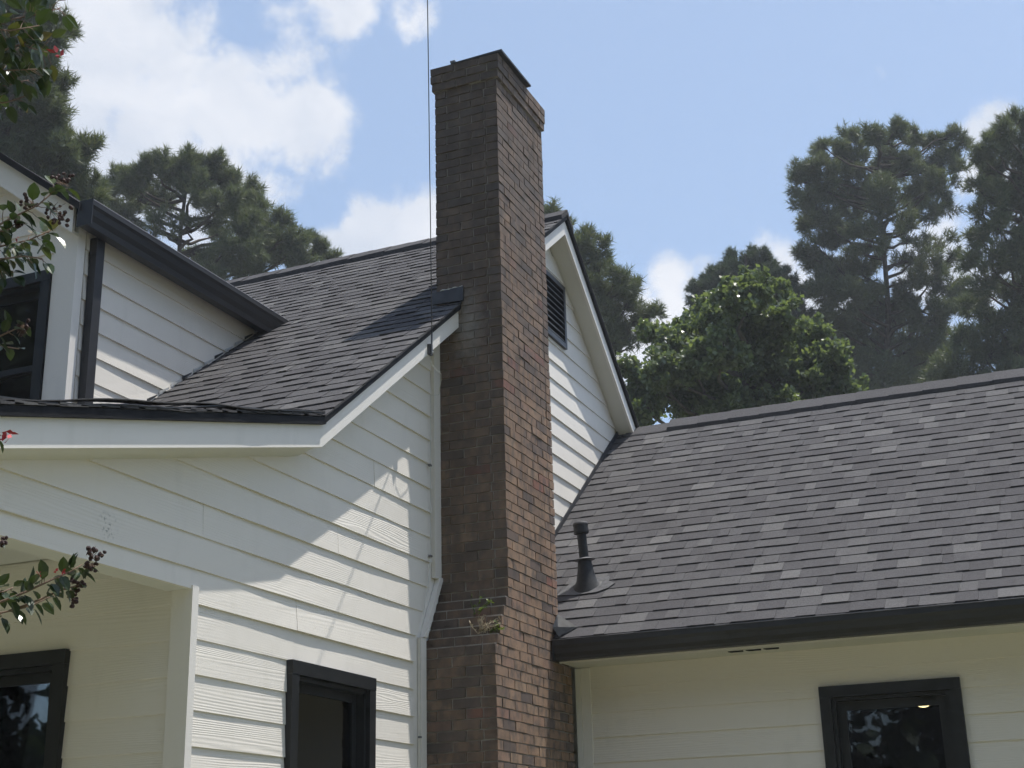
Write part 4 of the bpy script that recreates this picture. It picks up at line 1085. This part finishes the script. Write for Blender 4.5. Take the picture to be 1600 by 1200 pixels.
tree('pine_tree', 'dark pine rising behind the dormer at the edge of the picture', 34,
     [(-20, -120), (-10, 60), (0, 200), (5, 330), (5, 420)],
     [(95, 48, 26, .8), (70, 60, 24, .8), (40, 60, 40), (10, 20, 45), (-30, 60, 60), (60, 110, 34), (20, 110, 50), (75, 140, 26), (95, 128, 14), (40, 170, 46), (90, 182, 20), (-20, 170, 60), (70, 205, 34), (20, 225, 50), (100, 230, 30), (135, 232, 20), (60, 255, 40), (110, 270, 32),
      (140, 295, 22), (85, 300, 40), (30, 300, 50), (150, 320, 16), (-30, 260, 60), (-40, -40, 70), (60, -30, 50), (120, 345, 28), (25, 140, 45), (60, 80, 30), (15, 60, 50), (50, 15, 34), (90, 205, 24), (60, 165, 34), (125, 250, 20)], 'pine', 1.3, group='pines behind the house')
tree('pine_tree', 'round-headed pine showing its branching limbs behind the main roof ridge', 46,
     [(300, 250), (290, 300), (282, 360), (278, 440), (276, 520)],
     [(175, 296, 16), (195, 282, 24), (232, 264, 24), (255, 258, 20), (292, 256, 26), (325, 262, 24), (352, 280, 22), (380, 296, 24), (402, 318, 20), (428, 345, 22), (452, 368, 24), (478, 376, 18), (500, 392, 18), (518, 404, 11),
      (215, 310, 28, .6), (255, 300, 28, .6), (300, 295, 28, .7), (345, 315, 28, .7), (385, 345, 30, .9), (330, 345, 26, .35), (250, 345, 28, .35), (200, 340, 26, .7), (178, 325, 20, .9), (225, 375, 26, .5), (290, 350, 20, .25),
      (415, 385, 32), (445, 400, 28), (370, 385, 34, .9), (340, 410, 30, .7), (390, 420, 32), (470, 412, 22), (300, 405, 24, .4), (160, 345, 20), (330, 430, 30), (250, 410, 30, .5), (275, 275, 26, .8), (315, 280, 26, .8), (365, 320, 26, .8), (210, 290, 24), (405, 360, 26), (345, 365, 24, .5)], 'pine', 1.25, group='pines behind the house')
tree('pine_tree', 'thin pine leaning out from behind the steep end of the gable', 42,
     [(868, 322), (880, 400), (890, 480), (895, 580), (898, 700)],
     [(862, 332, 17), (880, 352, 14), (915, 372, 18), (932, 392, 20), (915, 405, 24), (938, 422, 22), (900, 385, 20), (925, 445, 26), (965, 438, 22), (985, 452, 20), (955, 462, 22), (985, 474, 18, .8), (940, 485, 26), (968, 500, 28, .8), (1000, 498, 22, .7),
      (1022, 488, 14, .8), (950, 520, 26, .8), (985, 525, 24, .7), (1010, 520, 18, .6), (965, 545, 24, .6), (920, 470, 24)], 'pine', 1.0, group='pines behind the house')
tree('cedar_tree', 'dark dense evergreen head showing above the bright leafy tree', 52,
     [(1165, 398), (1165, 460), (1160, 560), (1160, 700)],
     [(1098, 462, 22), (1085, 448, 12), (1118, 440, 26), (1145, 422, 26), (1172, 412, 24), (1196, 412, 20), (1215, 428, 18), (1230, 440, 13), (1160, 450, 36), (1205, 455, 30), (1120, 480, 30), (1240, 470, 24), (1250, 500, 30), (1165, 495, 40)], 'cedar', 1.9)
tree('sweetgum_tree', 'bright green broadleaf tree behind the low roof ridge', 30,
     [(1185, 440), (1175, 520), (1165, 600), (1160, 720)],
     [(1180, 455, 30), (1150, 465, 30), (1210, 455, 24), (1130, 495, 34), (1175, 500, 40), (1220, 500, 34), (1095, 520, 28), (1060, 530, 30), (1040, 545, 22), (1240, 540, 36), (1185, 550, 44), (1130, 550, 40), (1080, 570, 40), (1030, 580, 34), (1005, 600, 26), (1260, 590, 34),
      (1210, 600, 44), (1150, 605, 44), (1095, 615, 40), (1045, 625, 36), (1005, 640, 28), (1290, 600, 26), (1310, 570, 22), (1300, 640, 34), (1240, 650, 40), (1170, 655, 40), (1100, 665, 40), (1015, 520, 20, .7), (985, 570, 20, .8), (990, 620, 24), (1270, 520, 26), (1290, 555, 30), (1325, 610, 26), (1165, 440, 22), (1110, 480, 26), (1345, 635, 24), (1075, 505, 22), (1140, 640, 44), (1060, 590, 40)], 'gum', 1.05)
tree('pine_tree', 'tall broad pine with open limbs rising beyond the low roof', 52,
     [(1375, 215), (1372, 290), (1382, 400), (1388, 480), (1385, 580), (1384, 700)],
     [(1252, 285, 20), (1245, 262, 10), (1272, 262, 22), (1300, 240, 24), (1285, 228, 10), (1332, 222, 24), (1365, 214, 22), (1400, 210, 22), (1432, 214, 20), (1462, 222, 20), (1487, 212, 15), (1505, 222, 12),
      (1262, 318, 24), (1295, 290, 32), (1340, 265, 36), (1390, 258, 36), (1440, 258, 32), (1478, 250, 24), (1262, 350, 18), (1292, 340, 28), (1330, 318, 36), (1378, 312, 34), (1425, 304, 34), (1468, 290, 26), (1498, 262, 14, .6),
      (1255, 395, 14), (1280, 388, 24), (1318, 372, 32), (1360, 362, 30), (1410, 345, 26, .5), (1455, 332, 24, .5), (1482, 318, 18, .5), (1270, 410, 20), (1305, 420, 32), (1345, 415, 32), (1470, 380, 24, .4), (1440, 405, 26, .4), (1490, 402, 18, .5), (1455, 432, 28, .8),
      (1290, 455, 32), (1330, 462, 36), (1372, 470, 34), (1415, 455, 30, .8), (1490, 445, 22, .6), (1400, 495, 32), (1450, 480, 32), (1490, 480, 26), (1512, 470, 16), (1300, 505, 36), (1345, 515, 38), (1395, 540, 36), (1440, 520, 30, .8), (1330, 560, 40), (1385, 580, 40), (1430, 575, 34, .9), (1290, 560, 36), (1465, 545, 30, .8), (1480, 520, 26, .7), (1340, 610, 40), (1410, 615, 36), (1410, 400, 24, .35), (1420, 375, 20, .3)], 'pine', 1.05, group='pines behind the low wing')
tree('pine_tree', 'scraggly pine cut by the edge of the picture above the low roof', 44,
     [(1610, 120), (1606, 300), (1600, 450), (1598, 620)],
     [(1588, 192, 20), (1565, 205, 18), (1548, 228, 20), (1575, 232, 28), (1610, 220, 36), (1530, 245, 16), (1540, 270, 24), (1580, 275, 34), (1620, 290, 40), (1525, 290, 14, .7), (1555, 310, 26), (1590, 330, 34), (1530, 330, 16, .7), (1560, 350, 26, .7), (1605, 380, 34), (1525, 372, 20), (1550, 395, 26, .6), (1580, 415, 28),
      (1520, 410, 18), (1535, 440, 24), (1570, 455, 30, .7), (1610, 450, 36), (1525, 480, 24, .8), (1555, 500, 32), (1600, 510, 36), (1505, 530, 26), (1540, 545, 34), (1585, 560, 36), (1490, 565, 28), (1520, 585, 34), (1570, 600, 36), (1470, 600, 28), (1610, 590, 36)], 'pine', 1.0, group='pines behind the low wing')

tree('understory_tree', 'low dark evergreen filling the gap under the broad pine behind the ridge', 58,
     [(1440, 530), (1440, 600), (1440, 720)],
     [(1400, 590, 34), (1440, 560, 30), (1470, 575, 32), (1430, 605, 40), (1480, 610, 36), (1380, 620, 36), (1500, 600, 26)], 'cedar', 1.6)
tree('understory_tree', 'low dark evergreen between the bright leafy tree and the broad pine', 56,
     [(1300, 520), (1300, 600), (1300, 720)],
     [(1270, 560, 34), (1300, 535, 30), (1330, 560, 32), (1300, 590, 44), (1250, 600, 36), (1350, 605, 38), (1265, 520, 26)], 'cedar', 1.6)

def added_tree_ring():
    """unseen trees added to block sky light and darken panes; low ahead, behind the roofs"""
    C = []; mbt = MB()
    for a in np.linspace(0, 2 * math.pi, 120, endpoint=False):
        r = 55 + RNG.uniform(-6, 10)
        p = np.array([math.sin(a) * r - 1.0, math.cos(a) * r + 6.0, 0.0])
        ahead = (ROT[2][0] * math.sin(a) + ROT[2][1] * math.cos(a)) > 0.80
        behind = math.cos(a) < -0.35; h = RNG.uniform(9, 12) if ahead else (RNG.uniform(22, 30) if behind else RNG.uniform(8, 13))  # added blocker: tall towards -Y to cut sky fill and darken pane reflections
        r = r * 0.8 if behind else r; p = np.array([math.sin(a) * r - 1.0, math.cos(a) * r + 6.0, 0.0])
        k = 14
        for j in range(k):
            c = p + np.array([RNG.uniform(-3, 3), RNG.uniform(-3, 3), h * (0.12 + 0.85 * j / k)])
            n = 150 if behind else 80; C.append(c + unit_rand(n) * RNG.uniform(.3, 1, (n, 1)) * np.array([2.4, 2.4, 1.7]))
    C = np.concatenate(C); V, T, t = leaves(C, 0.70)
    o = tri_mesh('added_tree_ring', V, T, t, M['cedar'], None); o['label'] = 'unseen tree ring added round the lot to shape sky light and reflections'; o['category'] = 'added_tree_ring'
added_tree_ring()

# ------------------------------------------------------------------ crape myrtle reaching in from the side
def crape_myrtle():
    foot = np.array([-4.05, 2.35, 0.0]); foot = at(-330, 900, 4.6) * np.array([1, 1, 0])
    e = thing('crape_myrtle', 'crape myrtle with glossy leaves, seed capsules and red blooms reaching in front of the house', 'tree', tuple(foot))
    rnd = random.Random(23)
    mb = MB(); tr = [foot, foot + (0.05, 0.02, 1.2), foot + (0.0, 0.08, 2.4), at(-190, 420, 4.8), at(-120, 100, 4.9), at(-60, -120, 5.0)]
    mb.tube(tr, [0.06, 0.05, 0.042, 0.03, 0.022, 0.012], 10); obj('trunk', mb, M['twig'], e, smooth=True)
    lm = MB()   # one leaf, folded along its midrib
    out = [(0, 0), (.16, .22), (.45, .30), (.75, .20), (1.0, 0)]
    for s in (1, -1):
        for (a, w), (b, v) in zip(out[:-1], out[1:]):
            curl = lambda u: -0.12 * u * u
            q = [(a, 0, curl(a)), (b, 0, curl(b)), (b, s * v, curl(b) + .10 * v / .3), (a, s * w, curl(a) + .10 * w / .3)]
            q = [tuple(p) for p in q]; uniq = []
            for p in q:
                if p not in uniq: uniq.append(p)
            if len(uniq) >= 3: lm.face(uniq if s > 0 else uniq[::-1])
    leaf = lm.mesh('leaf', True); leaf.materials.append(M['myrtle'])
    count = [0]; rest = MB()
    def put_leaf(parent, p, d, size):
        d = Vector(d).normalized(); up = Vector((rnd.uniform(-.5, .5), rnd.uniform(-.5, .5), 1.0)); y = up.cross(d)
        if y.length < 1e-3: y = Vector((0, 1, 0)).cross(d)
        y.normalize(); z = d.cross(y)
        mt = Matrix(((d.x, y.x, z.x), (d.y, y.y, z.y), (d.z, y.z, z.z))).to_4x4()
        mw = Matrix.Translation(Vector(p)) @ mt @ Matrix.Scale(size, 4)
        count[0] += 1
        px, py, _ = pixel(p)
        if count[0] > 300 or px < -25:
            for pol in leaf.polygons: rest.face([mw @ leaf.vertices[i].co for i in pol.vertices])
            return
        o = link('leaf', leaf, None, parent); o.matrix_local = mw
    def branch(path, dist, spread, nleaf, size, tips=(), blooms=(), caps=None):
        """path: picture positions; leaves in pairs along it"""
        P = [at(x, y, dist + 0.03 * i) for i, (x, y) in enumerate(path)]
        mb = MB(); n = len(P); mb.tube(P, [0.0052 * (1 - .65 * i / (n - 1)) for i in range(n)], 6); b = obj('branch', mb, M['twig'], e, smooth=True)
        seg = [np.linalg.norm(P[i + 1] - P[i]) for i in range(n - 1)]; tot = sum(seg)
        def along(u):
            s = u * tot
            for i, l in enumerate(seg):
                if s <= l or i == n - 2: return P[i] + (P[i + 1] - P[i]) * min(1, s / l), (P[i + 1] - P[i]) / l
                s -= l
        nleaf = int(nleaf * 1.7)
        for k in range(nleaf):
            q, d = along(0.42 + 0.58 * (k + rnd.random()) / nleaf)
            w = unit_rand(1)[0]; w -= d * np.dot(w, d); w /= np.linalg.norm(w)
            tw = q + (w + d * .5) * rnd.uniform(0.0, spread)
            if np.linalg.norm(tw - q) > 0.02:
                t = MB(); t.tube([q, (q + tw) * .5 + unit_rand(1)[0] * .004, tw], [.0018, .0014, .001], 4, False); obj('twig', t, M['twig'], b)
            put_leaf(b, tw, w + d * rnd.uniform(0.2, .9) + np.array([0, 0, -.35]), size * rnd.uniform(.75, 1.2))
        for (x, y, r, m_) in (caps or ()):
            c = at(x, y, dist + .04 * n * .5); t = MB(); near = min(P, key=lambda q: np.linalg.norm(q - c))
            for j in range(m_):
                q = c + unit_rand(1)[0] * rnd.uniform(.2, 1) * r / FPX * dist
                t.tube([near + (c - near) * .6, q], [.0011, .0008], 4, False)
            obj('seed_stalk', t, M['twig'], b); t = MB()
            for j in range(m_):
                q = c + unit_rand(1)[0] * rnd.uniform(.25, 1) * r / FPX * dist; rr = rnd.uniform(.0055, .0085); ax = unit_rand(1)[0]
                t.tube([q - ax * rr, q - ax * rr * .4, q + ax * rr * .5, q + ax * rr * 1.2], [rr * .35, rr * .95, rr * .8, rr * .15], 6)
            obj('seed_cluster', t, M['seed'], b)
        for (x, y, r, m_) in blooms:
            c = at(x, y, dist + .02); t = MB()
            for j in range(m_):
                q = c + unit_rand(1)[0] * r / FPX * dist * .4; d = unit_rand(1)[0]; w = np.cross(d, unit_rand(1)[0]); w /= np.linalg.norm(w); L = r / FPX * dist * rnd.uniform(.5, 1)
                t.face([q, q + d * L * .5 + w * L * .3, q + d * L + unit_rand(1)[0] * L * .15, q + d * L * .5 - w * L * .3])
            obj('bloom', t, M['petal'], b)
    S = 0.060
    # upper mass in front of the sky
    branch([(-170, 90), (-60, 60), (20, 30), (70, 20), (95, 12)], 4.9, .05, 16, S * 1.25)
    branch([(-170, 120), (-40, 95), (30, 70), (75, 82)], 4.8, .06, 16, S * 1.15, blooms=[(88, 88, 16, 5)])
    branch([(-170, 60), (-60, 10), (10, -15), (60, -25)], 5.0, .06, 14, S * 1.2)
    branch([(-170, 150), (-60, 130), (10, 110), (60, 108)], 4.85, .06, 16, S * 1.15)
    branch([(-170, 180), (-70, 160), (0, 135), (45, 125)], 4.95, .05, 12, S)
    branch([(-170, 40), (-50, 40), (15, 48), (62, 40)], 4.75, .06, 14, S * 1.15)
    branch([(-170, 110), (-50, 115), (5, 92), (50, 60)], 4.9, .06, 14, S * 1.15)
    branch([(-170, 200), (-60, 165), (10, 160), (40, 150)], 4.9, .05, 10, S * 1.05)
    # mass over the dormer
    branch([(-180, 420), (-70, 390), (10, 345), (60, 320), (95, 290)], 4.7, .05, 18, S, caps=[(92, 335, 22, 22), (45, 318, 18, 14), (98, 282, 22, 16)])
    branch([(-180, 440), (-60, 410), (0, 385), (45, 375), (80, 360)], 4.75, .045, 20, S * .95, blooms=[(25, 372, 8, 4), (12, 343, 7, 3)])
    branch([(-180, 460), (-70, 425), (0, 405), (40, 400), (66, 404)], 4.65, .045, 20, S * .95)
    branch([(-180, 430), (-60, 370), (10, 360), (30, 345)], 4.7, .04, 12, S * .9, caps=[(30, 350, 12, 10)])
    branch([(-60, 410), (0, 420), (20, 432)], 4.7, .03, 7, S * .9)
    # small spray before the dormer window
    branch([(-180, 560), (-60, 545), (0, 525), (38, 508)], 4.6, .03, 13, S * .85, caps=[(35, 512, 16, 16)])
    branch([(-180, 600), (-60, 560), (-5, 540), (30, 545)], 4.6, .03, 8, S * .85)
    branch([(-120, 690), (-40, 684), (2, 680)], 4.6, .02, 4, S * .7, blooms=[(10, 680, 16, 9)])
    # long spray in front of the porch
    branch([(-200, 1000), (-60, 965), (0, 958), (45, 948), (85, 930)], 4.5, .025, 14, S * .9, caps=[(118, 935, 14, 9), (125, 918, 10, 6)])
    branch([(-90, 975), (-10, 945), (40, 925), (78, 907), (110, 893), (128, 882)], 4.45, .022, 19, S * .95, blooms=[(62, 897, 8, 4), (86, 893, 8, 5), (97, 893, 8, 5)], caps=[(152, 866, 15, 12), (142, 884, 12, 12), (139, 858, 5, 3)])
    branch([(30, 950), (60, 938), (95, 922), (130, 912)], 4.5, .02, 6, S * .8, caps=[(112, 910, 8, 4), (132, 915, 6, 4)])
    branch([(-60, 850), (-20, 848), (4, 846)], 4.5, .01, 2, S * .6, caps=[(6, 848, 9, 6)])
    branch([(-110, 930), (-40, 925), (5, 925), (20, 918)], 4.45, .03, 10, S * .85)
    obj('leaf_mass', rest, M['myrtle'], e, smooth=True, kind='stuff')
crape_myrtle()

# ------------------------------------------------------------------ thin haze volume added to stand in for lens glare
def haze():
    mat = bpy.data.materials.new('glare_haze'); mat.use_nodes = True; nt = mat.node_tree; nt.nodes.clear()
    out = nt.nodes.new('ShaderNodeOutputMaterial'); v = nt.nodes.new('ShaderNodeVolumePrincipled')
    v.inputs['Color'].default_value = (0.90, 0.94, 1.0, 1); v.inputs['Density'].default_value = HAZE_DENSITY; v.inputs['Anisotropy'].default_value = 0.2
    nt.links.new(v.outputs[0], out.inputs['Volume'])
    mb = MB(); mb.box(-110, 110, -110, 110, -1.0, 48.0); obj('haze', mb, mat, kind='stuff')
HAZE_DENSITY = 0.0011
haze()
